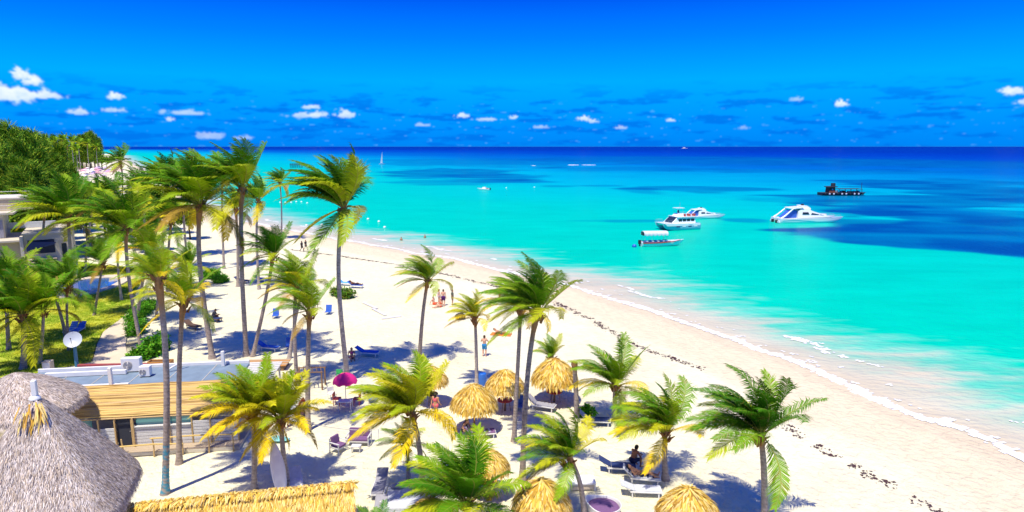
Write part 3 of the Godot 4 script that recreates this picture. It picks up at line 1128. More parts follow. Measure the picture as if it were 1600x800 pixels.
func tour_cat(label: String, at: Vector3, turn: float) -> void:
	# a tall tour catamaran: wide twin hulls in pale blue, big raked windscreen, open top deck and mast
	var t := thing("tour_catamaran", label, "boat", at, turn, "boats moored on the bay")
	t.scale = Vector3.ONE * 0.76
	for s in [-1.9, 1.9]:
		var hp := part("hull", hull(11.5, 1.7, 1.55, 0.15, 0.4, 4.0, s), M.gelcoat_blue, t)
		for k in 4:
			var w := MB.new()
			w.box(Vector3(-4.0 + k * 1.9, 1.05, s + signf(s) * 0.8), Vector3(1.1, 0.3, 0.12))
			part("port_light", w, M.navy_cloth if k % 2 else M.gelcoat, hp)
	var m := MB.new()
	slab(m, [[-5.5, 1.2], [-5.6, 1.8], [6.0, 2.0], [5.2, 1.3]], -2.75, 2.75)
	part("main_deck", m, M.gelcoat, t)
	var cab := MB.new()
	slab(cab, [[-4.2, 1.8], [-4.2, 3.4], [1.6, 3.6], [3.4, 2.0], [3.2, 1.9]], -2.3, 2.3, 0.3)
	var cp := part("saloon", cab, M.gelcoat, t)
	var ws := MB.new()
	slab(ws, [[1.75, 3.45], [3.3, 2.12], [3.38, 2.2], [1.88, 3.5]], -1.75, 1.75)
	part("windscreen", ws, M.dark_glass, cp)
	for s in [-1.0, 1.0]:
		for k in 4:
			var w := MB.new()
			slab(w, [[-3.8 + k * 1.35, 2.4], [-3.8 + k * 1.35, 3.1], [-2.75 + k * 1.35, 3.1], [-2.75 + k * 1.35, 2.4]], s * 2.12 - 0.09, s * 2.12 + 0.09, 0.0)
			part("window", w, M.dark_glass, cp)
	var up := MB.new()
	slab(up, [[-5.4, 3.5], [-5.4, 3.68], [1.9, 3.75], [1.7, 3.55]], -2.4, 2.4)
	part("upper_deck", up, M.gelcoat, t)
	var st := MB.new()
	slab(st, [[-1.0, 3.7], [-0.9, 4.6], [0.6, 4.55], [1.4, 3.72]], -1.2, 1.2, 0.2)
	part("helm_station", st, M.gelcoat, t)
	for s in [-1.0, 1.0]:
		for x in [-0.9, 0.9]:
			var p := MB.new()
			p.bar(Vector3(x, 4.2, s * 0.9), Vector3(x, 6.0, s * 0.8), 0.04, 5)
			part("canopy_post", p, M.steel, t)
	var cn := MB.new()
	cn.box(Vector3(0, 6.03, 0), Vector3(2.6, 0.1, 2.2))
	part("canopy", cn, M.gelcoat, t)
	var mast := MB.new()
	mast.bar(Vector3(-0.3, 6.05, 0), Vector3(-0.4, 7.6, 0), 0.035, 5)
	part("mast", mast, M.steel, t)
	var skp := MB.new()
	skp.ell(Vector3(0.0, 5.0, 0.2), Vector3(0.3, 0.5, 0.3), 8)
	part("helm_seat", skp, M.navy_cloth, t)
	var rl := MB.new()
	rail(rl, [Vector3(-5.2, 3.65, 2.2), Vector3(-3.2, 3.66, 2.2), Vector3(-1.2, 3.68, 2.2)], 0.9)
	rail(rl, [Vector3(-5.2, 3.65, -2.2), Vector3(-3.2, 3.66, -2.2), Vector3(-1.2, 3.68, -2.2)], 0.9)
	rail(rl, [Vector3(3.6, 1.98, 2.5), Vector3(4.8, 1.98, 2.5), Vector3(5.8, 1.98, 2.4), Vector3(5.8, 1.98, -2.4), Vector3(4.8, 1.98, -2.5), Vector3(3.6, 1.98, -2.5)], 0.8)
	part("railing", rl, M.steel, t)
	for k in 5:
		var b := MB.new()
		b.box(Vector3(-4.6 + k * 0.8, 4.0, 0.6 if k % 2 else -0.6), Vector3(0.4, 0.65, 1.4))
		part("bench", b, M.pale_cloth if k % 2 else M.red_paint, t)


func taxi_boat(label: String, at: Vector3, turn: float) -> void:
	# an open white launch with a ruffled canopy on posts and an outboard
	var t := thing("water_taxi", label, "boat", at, turn, "boats moored on the bay")
	part("hull", hull(7.6, 1.9, 0.75, 0.5, 0.3, 3.4), M.gelcoat, t)
	for s in [-1.0, 1.0]:
		var w := MB.new()
		w.tube([Vector3(-3.6, 0.62, s * 0.93), Vector3(-0.5, 0.68, s * 1.0), Vector3(1.8, 0.82, s * 0.82), Vector3(3.5, 1.05, s * 0.2)], [0.09, 0.09, 0.08, 0.06], 5)
		part("painted_stripe", w, M.red_paint, t)
		var gw := MB.new()
		gw.tube([Vector3(-3.7, 0.8, s * 0.9), Vector3(-0.5, 0.86, s * 0.96), Vector3(1.4, 0.98, s * 0.85)], [0.06, 0.06, 0.05], 5)
		part("gunwale", gw, M.navy_cloth, t)
		for x in [-3.3, -2.0, 0.7]:
			var p := MB.new()
			p.bar(Vector3(x, 0.6, s * 0.8), Vector3(x, 2.4, s * 0.8), 0.035, 5)
			part("canopy_post", p, M.steel, t)
	var c := MB.new()
	var rows := []
	for k in 19:
		var x := -3.5 + 4.4 * k / 18.0
		var ring := PackedVector3Array()
		for q in [[-1.0, 2.0], [-1.02, 2.25], [-0.9, 2.55], [-0.4, 2.68], [0.4, 2.68], [0.9, 2.55], [1.02, 2.25], [1.0, 2.0]]:
			ring.append(Vector3(x, q[1] + (0.1 * sin(k * 2.1) if absf(q[0]) > 0.95 else 0.0), q[0]))
		rows.append(ring)
	c.surf(rows, false)
	part("canopy", c, M.pale_cloth, t)
	for k in 4:
		var b := MB.new()
		b.box(Vector3(-2.8 + k * 1.0, 0.95, 0), Vector3(0.35, 0.1, 1.5))
		part("bench", b, M.gelcoat, t)
	var fl := MB.new()
	fl.box(Vector3(-3.45, 2.2, 0), Vector3(0.25, 0.5, 1.3))
	part("rolled_curtain", fl, M.black_metal, t)
	var e := MB.new()
	e.box(Vector3(-4.0, 0.75, 0), Vector3(0.45, 0.7, 0.4))
	e.box(Vector3(-4.0, 0.1, 0), Vector3(0.18, 0.8, 0.15))
	part("outboard", e, M.black_metal, t)


func work_barge(label: String, at: Vector3, turn: float) -> void:
	# a dark cluttered work boat: wheelhouse block at one end, low railed deck, a pole at the other
	var t := thing("work_barge", label, "boat", at, turn, "boats moored on the bay")
	part("hull", hull(16.0, 4.6, 1.0, 0.05, 0.4, 14.0), M.hull_dark, t)
	rng.seed = 77
	var wh := MB.new()
	slab(wh, [[-5.4, 0.95], [-5.3, 2.9], [-3.3, 3.0], [-3.0, 0.95]], -1.5, 1.5, 0.1)
	part("wheelhouse", wh, M.rust, t)
	for k in 3:
		var w := MB.new()
		w.box(Vector3(-4.9 + k * 0.7, 2.2, 1.42), Vector3(0.45, 0.5, 0.1))
		part("window", w, M.pale_cloth if k == 1 else M.dark_glass, t)
	var top := MB.new()
	slab(top, [[-5.8, 2.95], [-5.7, 3.2], [-2.6, 3.3], [-2.6, 3.0]], -1.9, 1.9)
	part("wheelhouse_roof", top, M.hull_dark, t)
	var fun := MB.new()
	fun.tube([Vector3(-3.4, 3.2, 0), Vector3(-3.4, 4.4, 0)], [0.8, 0.75], 10)
	part("funnel", fun, M.hull_dark, t)
	var ro := MB.new()
	ro.box(Vector3(2.2, 2.35, 0), Vector3(8.6, 0.12, 3.8))
	part("deck_roof", ro, M.hull_dark, t)
	for x in [-2.0, 0.1, 2.2, 4.3, 6.4]:
		for s in [-1.8, 1.8]:
			var p := MB.new()
			p.bar(Vector3(x, 0.95, s), Vector3(x, 2.3, s), 0.06, 5)
			part("roof_post", p, M.hull_dark, t)
	for k in 9:
		var cr := MB.new()
		cr.box(Vector3(-1.8 + k * 0.95, 1.3, rng.randf_range(-0.3, 1.2)), Vector3(rng.randf_range(0.4, 0.8), rng.randf_range(0.4, 0.9), 0.7))
		part("deck_gear", cr, [M.rust, M.pale_cloth, M.hull_dark, M.grey_cloth][rng.randi() % 4], t)
	for k in 10:
		var ty := MB.new()
		ty.ell(Vector3(-7.0 + k * 1.5, 0.62, 2.3), Vector3(0.36, 0.36, 0.12), 10)
		part("fender", ty, M.pale_cloth if k % 3 else M.black_metal, t)
	var pl := MB.new()
	pl.bar(Vector3(7.0, 0.95, 0), Vector3(7.0, 4.6, 0), 0.08, 6)
	part("mast", pl, M.hull_dark, t)


func dinghy(label: String, at: Vector3, turn: float) -> void:
	var t := thing("motor_dinghy", label, "boat", at, turn, "boats moored on the bay")
	part("hull", hull(5.4, 1.9, 0.6, 0.4, 0.25, 3.0), M.gelcoat, t)
	var c := MB.new()
	slab(c, [[-0.9, 0.6], [-0.9, 1.3], [0.3, 1.25], [0.8, 0.65]], -0.5, 0.5, 0.1)
	part("console", c, M.gelcoat, t)
	var e := MB.new()
	e.box(Vector3(-2.8, 0.6, 0), Vector3(0.4, 0.7, 0.4))
	part("outboard", e, M.black_metal, t)
	var s := MB.new()
	s.box(Vector3(-1.6, 0.72, 0), Vector3(0.5, 0.25, 1.3))
	part("bench", s, M.red_paint, t)


# ------------------------------------------------------------------ sky and light
func sky_at(el: float) -> Color:
	var stops := [[-90.0, 0.02, 0.2, 0.6], [-0.01, 0.02, 0.2, 0.6], [0.0, 0.0, 0.21, 0.82], [2.0, 0.0, 0.27, 0.92], [5.5, 0.0, 0.37, 1.0], [9.0, 0.0, 0.205, 0.97], [12.5, 0.0, 0.085, 0.8], [30.0, 0.01, 0.085, 0.72], [90.0, 0.01, 0.075, 0.62]]
	for k in stops.size() - 1:
		if el <= stops[k + 1][0]:
			var t: float = (el - stops[k][0]) / (stops[k + 1][0] - stops[k][0])
			return Color(stops[k][1], stops[k][2], stops[k][3]).lerp(Color(stops[k + 1][1], stops[k + 1][2], stops[k + 1][3]), t)
	return Color(0, 0.04, 0.4)


func make_sky() -> ImageTexture:
	var w := 4096
	var h := 2048
	var im := Image.create(w, h, false, Image.FORMAT_RGBF)
	var fn := FastNoiseLite.new()
	fn.seed = 21
	fn.frequency = 1.0
	fn.fractal_octaves = 5
	# heaped clouds: bearing, height, half width, half height in degrees, brightness
	var heaps := [[-37.19, 3.45, 1.88, 0.95, 1.00], [-35.75, 3.52, 1.50, 0.44, 0.90], [-36.59, 4.86, 0.58, 0.60, 1.00], [-35.95, 4.47, 0.73, 0.52, 1.00], [-31.10, 3.67, 0.62, 0.42, 0.95], [-33.41, 2.44, 0.87, 0.32, 0.70], [-31.28, 2.64, 0.82, 0.23, 0.60], [-26.49, 2.57, 1.91, 0.29, 0.55], [-27.64, 2.06, 0.35, 0.24, 0.75], [-17.09, 3.21, 0.87, 0.26, 0.75], [-17.63, 2.52, 1.64, 0.31, 0.65], [-14.26, 2.62, 1.00, 0.48, 0.80], [-16.50, 2.59, 1.04, 0.37, 0.70], [-4.36, 2.64, 0.72, 0.33, 0.85], [-2.13, 2.32, 1.35, 0.22, 0.60], [0.11, 2.48, 0.45, 0.22, 0.75], [6.26, 2.36, 0.61, 0.33, 0.85], [6.98, 2.14, 0.55, 0.27, 0.70], [13.65, 2.20, 0.53, 0.21, 0.70], [26.62, 3.25, 0.53, 0.39, 0.95], [23.43, 3.68, 0.56, 0.25, 0.40], [37.24, 3.71, 0.84, 0.43, 0.95], [37.94, 2.99, 0.55, 0.26, 0.70], [-24.80, 0.76, 1.41, 0.40, 0.45], [-22.45, 0.67, 0.87, 0.26, 0.40], [-7.81, 1.81, 0.77, 0.22, 0.45], [2.53, 1.66, 0.67, 0.22, 0.45], [9.47, 1.58, 0.55, 0.22, 0.50], [19.45, 1.51, 0.60, 0.21, 0.30]]
	rng.seed = 5
	for k in 46:   # the same weather all the way round, outside the view
		var az := 45.0 + 270.0 * (k + rng.randf()) / 46.0
		heaps.append([az, rng.randf_range(1.0, 5.0), rng.randf_range(0.5, 2.4), rng.randf_range(0.25, 0.8), rng.randf_range(0.5, 1.0)])
	var buckets := []
	for k in 361: buckets.append([])
	for hp in heaps:
		for k in range(int(floor(hp[0] - hp[2] * 1.7)), int(ceil(hp[0] + hp[2] * 1.7)) + 1): buckets[posmod(k + 180, 360)].append(hp)
	for y in h:
		var el := 90.0 - 180.0 * (y + 0.5) / h
		var base := sky_at(el)
		if el < -0.1 or el > 9.0:
			im.fill_rect(Rect2i(0, y, w, 1), base)
			continue
		for x in w:
			var az := 360.0 * (x + 0.5) / w   # the panorama begins at -z
			if az > 180.0: az -= 360.0
			var c := base
			# a low deck of thin blue-grey cloud near the horizon
			var band := fn.get_noise_2d(az * 0.16, el * 1.1) + 0.35 * fn.get_noise_2d(az * 0.7, el * 3.2)
			c = c.lerp(Color(0.0, 0.15, 0.74), smoothstep(0.02, 0.4, band) * 0.75 * smoothstep(6.0, 3.0, el))
			var puff := fn.get_noise_2d(az * 0.75 + 400.0, el * 2.6)
			c = c.lerp(Color(0.2, 0.52, 0.95), smoothstep(0.44, 0.66, puff) * 0.35 * smoothstep(4.2, 2.6, el))
			for hp in buckets[posmod(int(floor(az)) + 180, 360)]:
				var dx: float = (az - hp[0]) / hp[2]
				var dy: float = (el - hp[1]) / hp[3]
				if dy < 0: dy *= 1.9
				var rr := dx * dx + dy * dy
				if rr > 2.6: continue
				var bil := fn.get_noise_2d(az * 1.3 / minf(hp[2], 1.2) + 90.0, el * 1.5 / minf(hp[2], 1.2))
				var den := smoothstep(1.0, 0.55, sqrt(rr) + bil * 0.75)
				if den <= 0.0: continue
				var lit := clampf(0.62 + 0.32 * dy + 0.5 * bil, 0.0, 1.0)
				c = c.lerp(Color(0.38, 0.6, 0.86).lerp(Color(0.9, 0.95, 0.98), lit), den * hp[4])
			im.set_pixel(x, y, c)
	return ImageTexture.create_from_image(im)


# ------------------------------------------------------------------ sea
# beds of seagrass and reef on the sea floor, and a painted patch of boat shade: centre x, z, half width, half length, how dark
const BEDS_AND_BOAT_SHADE := [[-46.5, -442.0, 46.5, 84.8, 0.75], [-11.1, -378.2, 33.3, 47.7, 0.70], [-25.8, -327.2, 45.2, 30.0, 0.45], [0.0, -332.4, 19.7, 24.8, 0.60], [76.8, -267.3, 31.8, 20.2, 0.60], [51.5, -259.4, 10.3, 19.0, 0.50], [20.0, -287.8, 8.6, 9.4, 0.40], [40.7, -292.6, 11.6, 9.7, 0.45], [84.4, -126.6, 24.8, 21.8, 0.95], [109.7, -152.7, 21.7, 38.0, 0.90], [93.8, -112.1, 17.9, 14.5, 0.90], [85.2, -145.4, 15.9, 16.9, 0.75], [128.6, -209.5, 38.8, 34.2, 0.80], [184.8, -268.4, 36.5, 81.8, 0.85], [117.2, -172.0, 26.8, 29.7, 0.70], [94.9, -177.1, 15.8, 17.8, 0.45], [96.3, -214.8, 19.3, 13.1, 0.35], [57.1, -153.9, 9.3, 6.8, 0.60], [132.5, -252.0, 12.5, 18.0, 0.30], [221.9, -322.4, 41.2, 34.9, 0.60], [227.6, -463.8, 118.4, 47.9, 0.40], [30.3, -151.1, 10.6, 3.9, 0.35], [24.5, -152.3, 13.8, 2.7, 0.30], [-28.4, -778.8, 156.2, 218.9, 0.50], [270.2, -887.9, 231.6, 309.9, 0.55], [427.4, -747.5, 171.0, 250.2, 0.60], [91.3, -518.4, 76.1, 59.6, 0.40]]


func sea_color(x: float, z: float, d: float) -> Color:
	var s := -d
	var a := nz.get_noise_2d(x * 0.35, z * 1.1)
	var b := nf.get_noise_2d(x * 0.55, z * 2.2)
	if s < 40.0: s += (7.5 * a + 6.0 * b + 3.0 * nf.get_noise_2d(x * 1.6, z * 5.5)) * smoothstep(0.5, 8.0, s)
	else: s *= 1.0 + 0.22 * nz.get_noise_2d(x * 0.05, z * 0.12) + 0.1 * nf.get_noise_2d(x * 0.02, z * 0.07)
	var stops := [[-9.0, 0.55, 0.48, 0.34], [1.0, 0.55, 0.49, 0.35], [3.5, 0.49, 0.49, 0.37], [7.0, 0.33, 0.5, 0.37], [11.0, 0.11, 0.51, 0.36], [17.0, 0.0, 0.5, 0.32], [70.0, 0.0, 0.48, 0.34], [110.0, 0.0, 0.45, 0.38], [180.0, 0.0, 0.37, 0.44], [320.0, 0.0, 0.22, 0.42], [470.0, 0.0, 0.105, 0.37], [850.0, 0.0, 0.035, 0.31], [1350.0, 0.0, 0.012, 0.28], [2100.0, 0.0, 0.0, 0.22], [1e7, 0.0, 0.0, 0.2]]
	var c := Color(0, 0, 0.2)
	for k in stops.size() - 1:
		if s <= stops[k + 1][0]:
			var t: float = clampf((s - stops[k][0]) / (stops[k + 1][0] - stops[k][0]), 0, 1)
			c = Color(stops[k][1], stops[k][2], stops[k][3]).lerp(Color(stops[k + 1][1], stops[k + 1][2], stops[k + 1][3]), t)
			break
	c *= 1.0 + 0.09 * nf.get_noise_2d(x * 0.5, z * 1.6) + 0.07 * nz.get_noise_2d(x * 0.6 + 11.0, z * 2.0)
	c.a = 1.0
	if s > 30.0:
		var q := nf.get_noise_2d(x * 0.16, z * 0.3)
		for e in BEDS_AND_BOAT_SHADE:
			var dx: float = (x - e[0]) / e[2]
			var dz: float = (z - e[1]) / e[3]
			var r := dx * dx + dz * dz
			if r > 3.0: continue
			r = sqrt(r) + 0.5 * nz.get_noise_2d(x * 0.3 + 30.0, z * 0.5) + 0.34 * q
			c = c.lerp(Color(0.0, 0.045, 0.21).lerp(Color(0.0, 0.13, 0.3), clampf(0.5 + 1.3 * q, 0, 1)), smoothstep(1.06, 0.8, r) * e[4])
	return c


func build_sea() -> void:
	var m := MB.new()
	var flat := func(_x, _z, _d): return SEA_Y
	var near := func(x, z, d): return d < 3.5
	patch(m, -20.0, 70.0, -110.0, -20.0, 0.36, near, flat, sea_color)
	patch(m, -95.0, -20.0, -110.0 - 90.0, -20.0, 1.5, near, flat, sea_color)
	patch(m, -20.0, 205.0, -200.0, -110.0, 1.0, near, flat, sea_color)
	patch(m, 70.0, 205.0, -110.0, -20.0, 1.5, near, flat, sea_color)
	patch(m, -95.0, 205.0, -340.0, -200.0, 2.5, near, flat, sea_color)
	patch(m, 205.0, 565.0, -340.0, -20.0, 5.0, near, flat, sea_color)
	patch(m, -815.0, -95.0, -820.0, -100.0, 8.0, func(x, z, d): return d < 12.0, flat, sea_color)
	patch(m, -95.0, 985.0, -820.0, -340.0, 6.0, near, flat, sea_color)
	patch(m, 985.0, 1985.0, -820.0, -20.0, 25.0, near, flat, sea_color)
	patch(m, 565.0, 985.0, -340.0, -20.0, 20.0, near, flat, sea_color)
	patch(m, -2600.0, 3000.0, -4020.0, -820.0, 25.0, func(x, z, d): return d < 40.0, flat, sea_color)
	var far := Color(0.0, 0.0, 0.2)
	for q in [[-70000.0, 70000.0, -90000.0, -4020.0], [3000.0, 70000.0, -4020.0, 800.0], [1985.0, 3000.0, -820.0, 800.0], [-70000.0, -2600.0, -4020.0, -820.0], [32.0, 1985.0, -20.0, 800.0]]:
		var n := 12
		for i in n:
			for j in n:
				var x0: float = lerpf(q[0], q[1], i / float(n))
				var x1: float = lerpf(q[0], q[1], (i + 1) / float(n))
				var z0: float = lerpf(q[2], q[3], j / float(n))
				var z1: float = lerpf(q[2], q[3], (j + 1) / float(n))
				var col := far if q[2] < -4000.0 or q[0] > 1900.0 else Color(0, 0.5, 0.46)
				m.quad(Vector3(x0, SEA_Y, z1), Vector3(x1, SEA_Y, z1), Vector3(x1, SEA_Y, z0), Vector3(x0, SEA_Y, z0), col)
	struct("sea", m, M.sea_water, "turquoise sea with dark seagrass beds and a painted boat shade, navy towards the horizon")
	# foam: rafts of froth lying on the water along the break
	var f := MB.new()
	var run := 0.0
	for k in shore.size() - 1:
		var a := shore[k]
		var b := shore[k + 1]
		var len_ := a.distance_to(b)
		if a.y < -150.0 or b.y > -22.0: continue
		var out := Vector2(-(b - a).y, (b - a).x).normalized()
		if shore_dist(a.x + out.x * 2.0, a.y + out.y * 2.0) > 0: out = -out
		var step := 0.2 if a.y > -75.0 else 0.5
		var cells := int(len_ / step)
		for q in cells:
			var p0 := a.lerp(b, float(q) / cells)
			var p1 := a.lerp(b, float(q + 1) / cells)
			for e in 46:
				var o := -0.9 + e * 0.18
				if step > 0.3:
					if e > 30: break
					o = -1.0 + e * 0.36
				var dd := 0.18 if step < 0.3 else 0.36
				var c := p0 + out * (o + dd / 2)
				var wob := 0.9 * nz.get_noise_2d(c.x * 2.2, c.y * 2.2)
				var fine := nf.get_noise_2d(c.x * 7.0, c.y * 7.0)
				var lace := nf.get_noise_2d(c.x * 2.4 + 70.0, c.y * 5.0)
				var here := absf(o - 0.25 - wob) < 0.45 + 0.35 * nz.get_noise_2d(c.x * 4.0, 9.0) + 0.4 * fine
				if o > wob and o < 3.4 + 2.0 * wob and lace + 0.4 * fine > 0.4 + 0.07 * (o - wob): here = true
				if absf(o - 5.2 - 1.6 * wob) < 0.3 + 0.5 * fine and nz.get_noise_2d(c.x * 1.6 + 44.0, c.y * 1.6) > 0.2: here = true
				if not here: continue
				var u0 := p0 + out * o
				var u1 := p1 + out * o
				var w0 := p0 + out * (o + dd)
				var w1 := p1 + out * (o + dd)
				var y := SEA_Y + 0.035 + 0.03 * fine
				f.quad(Vector3(u0.x, y, u0.y), Vector3(u1.x, y, u1.y), Vector3(w1.x, y, w1.y), Vector3(w0.x, y, w0.y))
	var fo := part("foam", f, M.foam, self)
	fo.set_meta("kind", "stuff")
	tag(fo, "white lacy foam along the water's edge", "foam")


func build_ground() -> void:
	var m := MB.new()
	var ashore := func(_x, _z, d): return d > -7.0
	patch(m, -150.0, 42.0, -172.0, -16.0, 0.6, ashore, land_y, ground_color)
	patch(m, -150.0, 42.0, -16.0, 20.0, 2.0, ashore, land_y, ground_color)
	patch(m, -1206.0, -70.0, -1692.0, -172.0, 8.0, func(_x, _z, d): return d > -20.0, land_y, ground_color)
	patch(m, -1206.0, -150.0, -172.0, 20.0, 8.0, ashore, land_y, ground_color)
	for q in [[-4000.0, -1206.0, -1692.0, 20.0]]:
		m.quad(Vector3(q[0], 0, q[3]), Vector3(q[1], 0, q[3]), Vector3(q[1], 0, q[2]), Vector3(q[0], 0, q[2]), Color(0.1, 0.11, 0.04))
	struct("ground", m, M.sand, "pale beach sand, damp near the water, earth and scrub inland")
	# dead seaweed left by the tide
	var w := MB.new()
	rng.seed = 31
	for line in [[Vector2(16.89, -37.32), Vector2(17.06, -35.89), Vector2(17.40, -35.05), Vector2(18.00, -33.62), Vector2(18.75, -31.67), Vector2(19.31, -29.74), Vector2(19.98, -28.28), Vector2(20.48, -27.21)], [Vector2(4.22, -70.92), Vector2(6.74, -65.44), Vector2(8.90, -59.36), Vector2(10.43, -54.27), Vector2(12.28, -51.26), Vector2(13.47, -49.64), Vector2(14.91, -47.52)], [Vector2(-36.96, -105.77), Vector2(-25.92, -98.23), Vector2(-19.06, -93.76), Vector2(-12.64, -88.70), Vector2(-3.24, -79.24), Vector2(4.22, -70.92)]]:
		var pts: Array = line
		for k in pts.size() - 1:
			var a: Vector2 = pts[k]
			var b: Vector2 = pts[k + 1]
			for q in int(a.distance_to(b) * 26.0):
				var c := a.lerp(b, rng.randf())
				if nf.get_noise_2d(c.x * 3.0, c.y * 3.0) < -0.3: continue
				var off := rng.randfn() * 0.22 + 0.35 * nz.get_noise_2d(c.x * 6.0, c.y * 6.0)
				c += (b - a).orthogonal().normalized() * off
				var y := land_y(c.x, c.y, shore_dist(c.x, c.y)) + 0.02
				var r := rng.randf_range(0.015, 0.06) * (2.2 if rng.randf() < 0.08 else 1.0)
				var along := (b - a).normalized()
				for s in 3:
					var p := Vector3(c.x, y, c.y) + Vector3(rng.randfn(), 0.1, rng.randfn()) * r * 0.6
					var u := Vector3(along.x, 0, along.y).rotated(Vector3.UP, rng.randfn() * 0.6) * r * 1.5
					var v := Vector3(u.z, 0.0, -u.x) * 0.5
					w.tri(p - u - v, p + u * rng.randf_range(0.6, 1.2), p - v * -1.0 + Vector3(0, r * 0.4, 0), Color(0.06, 0.028, 0.03))
	var wo := part("seaweed", w, M.wrack, self)
	wo.set_meta("kind", "stuff")
	tag(wo, "dark dried seaweed strewn along the tide line", "seaweed")
	# lawn, paths and pool of the hotel
	var lawn := MB.new()
	lawn.prism([Vector2(-38.01, -45.29), Vector2(-36.58, -45.29), Vector2(-35.85, -46.24), Vector2(-34.89, -47.66), Vector2(-33.67, -49.01), Vector2(-36.05, -53.35), Vector2(-37.93, -57.22), Vector2(-38.95, -61.66), Vector2(-40.04, -65.71), Vector2(-42.51, -69.70), Vector2(-45.32, -75.56), Vector2(-47.82, -81.62), Vector2(-50.59, -86.82), Vector2(-54.75, -89.67), Vector2(-60.60, -91.67), Vector2(-66.29, -94.84), Vector2(-66.82, -88.70), Vector2(-65.39, -80.02)], 0.02, 0.09)
	struct("lawn", lawn, M.grass, "yellow-green hotel lawn around the blue pool")
	var tm := MultiMesh.new()
	tm.transform_format = MultiMesh.TRANSFORM_3D
	tm.use_colors = true
	var tuft := MB.new()
	for k in 7:
		var a := k * 0.9
		var o := Vector3(cos(a), 0, sin(a)) * 0.06
		tuft.tri(o - Vector3(0.012, 0, 0), o + Vector3(0.012, 0, 0.01), o * 2.4 + Vector3(0.02 * k - 0.06, 0.1 + 0.01 * k, 0))
	tm.mesh = tuft.mesh()
	var poly := PackedVector2Array([Vector2(-38.01, -45.29), Vector2(-36.58, -45.29), Vector2(-35.85, -46.24), Vector2(-34.89, -47.66), Vector2(-33.67, -49.01), Vector2(-36.05, -53.35), Vector2(-37.93, -57.22), Vector2(-38.95, -61.66), Vector2(-40.04, -65.71), Vector2(-42.51, -69.70), Vector2(-45.32, -75.56), Vector2(-47.82, -81.62), Vector2(-50.59, -86.82), Vector2(-54.75, -89.67), Vector2(-60.60, -91.67), Vector2(-66.29, -94.84), Vector2(-66.82, -88.70), Vector2(-65.39, -80.02)])
	var spots := []
	rng.seed = 8
	while spots.size() < 9000:
		var p := Vector2(rng.randf_range(-72, -28), rng.randf_range(-98, -44))
		if Geometry2D.is_point_in_polygon(p, poly) and ((p - Vector2(-52.6, -76)) / Vector2(4.7, 7.6)).length() > 1.0: spots.append(p)
	tm.instance_count = spots.size()
	for k in spots.size():
		var s := rng.randf_range(0.7, 1.6)
		tm.set_instance_transform(k, Transform3D(Basis(Vector3.UP, rng.randf() * TAU).scaled(Vector3(s * 1.6, s, s * 1.6)), Vector3(spots[k].x, 0.085, spots[k].y)))
		var n := nz.get_noise_2d(spots[k].x * 3.0, spots[k].y * 3.0)
		tm.set_instance_color(k, Color(0.28, 0.44, 0.025).lerp(Color(0.62, 0.58, 0.05), clampf(0.5 + n * 1.6 + rng.randf_range(-0.2, 0.2), 0, 1)))
	var gi := MultiMeshInstance3D.new()
	gi.name = "grass"
	gi.multimesh = tm
	gi.material_override = M.leaf
	gi.set_meta("kind", "stuff")
	tag(gi, "short sunburnt grass blades on the hotel lawn", "grass")
	add_child(gi)
	var path := MB.new()
	path.prism([Vector2(-32.33, -46.94), Vector2(-29.68, -46.94), Vector2(-31.26, -49.95), Vector2(-33.50, -53.35), Vector2(-35.56, -57.22), Vector2(-37.12, -60.49), Vector2(-40.00, -65.18), Vector2(-38.96, -61.90), Vector2(-37.81, -57.22), Vector2(-35.94, -53.35)], 0.05, 0.125)
	struct("path", path, M.path, "pale sandy path curving between the lawn and the clipped hedge")
	var path2 := MB.new()
	path2.prism([Vector2(-51.01, -79.24), Vector2(-49.25, -81.21), Vector2(-47.32, -81.62), Vector2(-48.74, -84.14), Vector2(-51.65, -85.02), Vector2(-53.62, -83.71)], 0.05, 0.13)
	struct("path", path2, M.path, "short pale path from the round pool to the sand")
	# the round pool
	var t := thing("swimming_pool", "round blue swimming pool with a broad white rim on the lawn", "swimming pool", Vector3(-52.6, 0, -76))
	var rim := MB.new()
	var rows := []
	for p in [[1.0, 0.03], [1.0, 0.26], [0.99, 0.28], [0.79, 0.28], [0.78, 0.26], [0.78, 0.1]]:
		var ring := PackedVector3Array()
		for k in 40:
			var a := TAU * k / 40
			ring.append(Vector3(cos(a) * 4.4 * p[0], p[1], sin(a) * 7.2 * p[0]))
		rows.append(ring)
	rim.surf(rows, true)
	part("rim", rim, M.path, t)
	var fl := MB.new()
	for k in 40:
		var a := TAU * k / 40
		var b := TAU * (k + 1) / 40
		fl.tri(Vector3(0, 0.12, 0), Vector3(cos(b) * 3.44, 0.12, sin(b) * 5.63), Vector3(cos(a) * 3.44, 0.12, sin(a) * 5.63))
	part("tiled_floor", fl, M.pool_tile, t)
	var wt := StandardMaterial3D.new()
	wt.resource_name = "pool_water"
	wt.transparency = BaseMaterial3D.TRANSPARENCY_ALPHA
	wt.albedo_color = Color(0.6, 0.85, 1.0, 0.06)
	wt.roughness = 0.03
	part("water", fl, wt, t, Vector3(0, 0.11, 0))


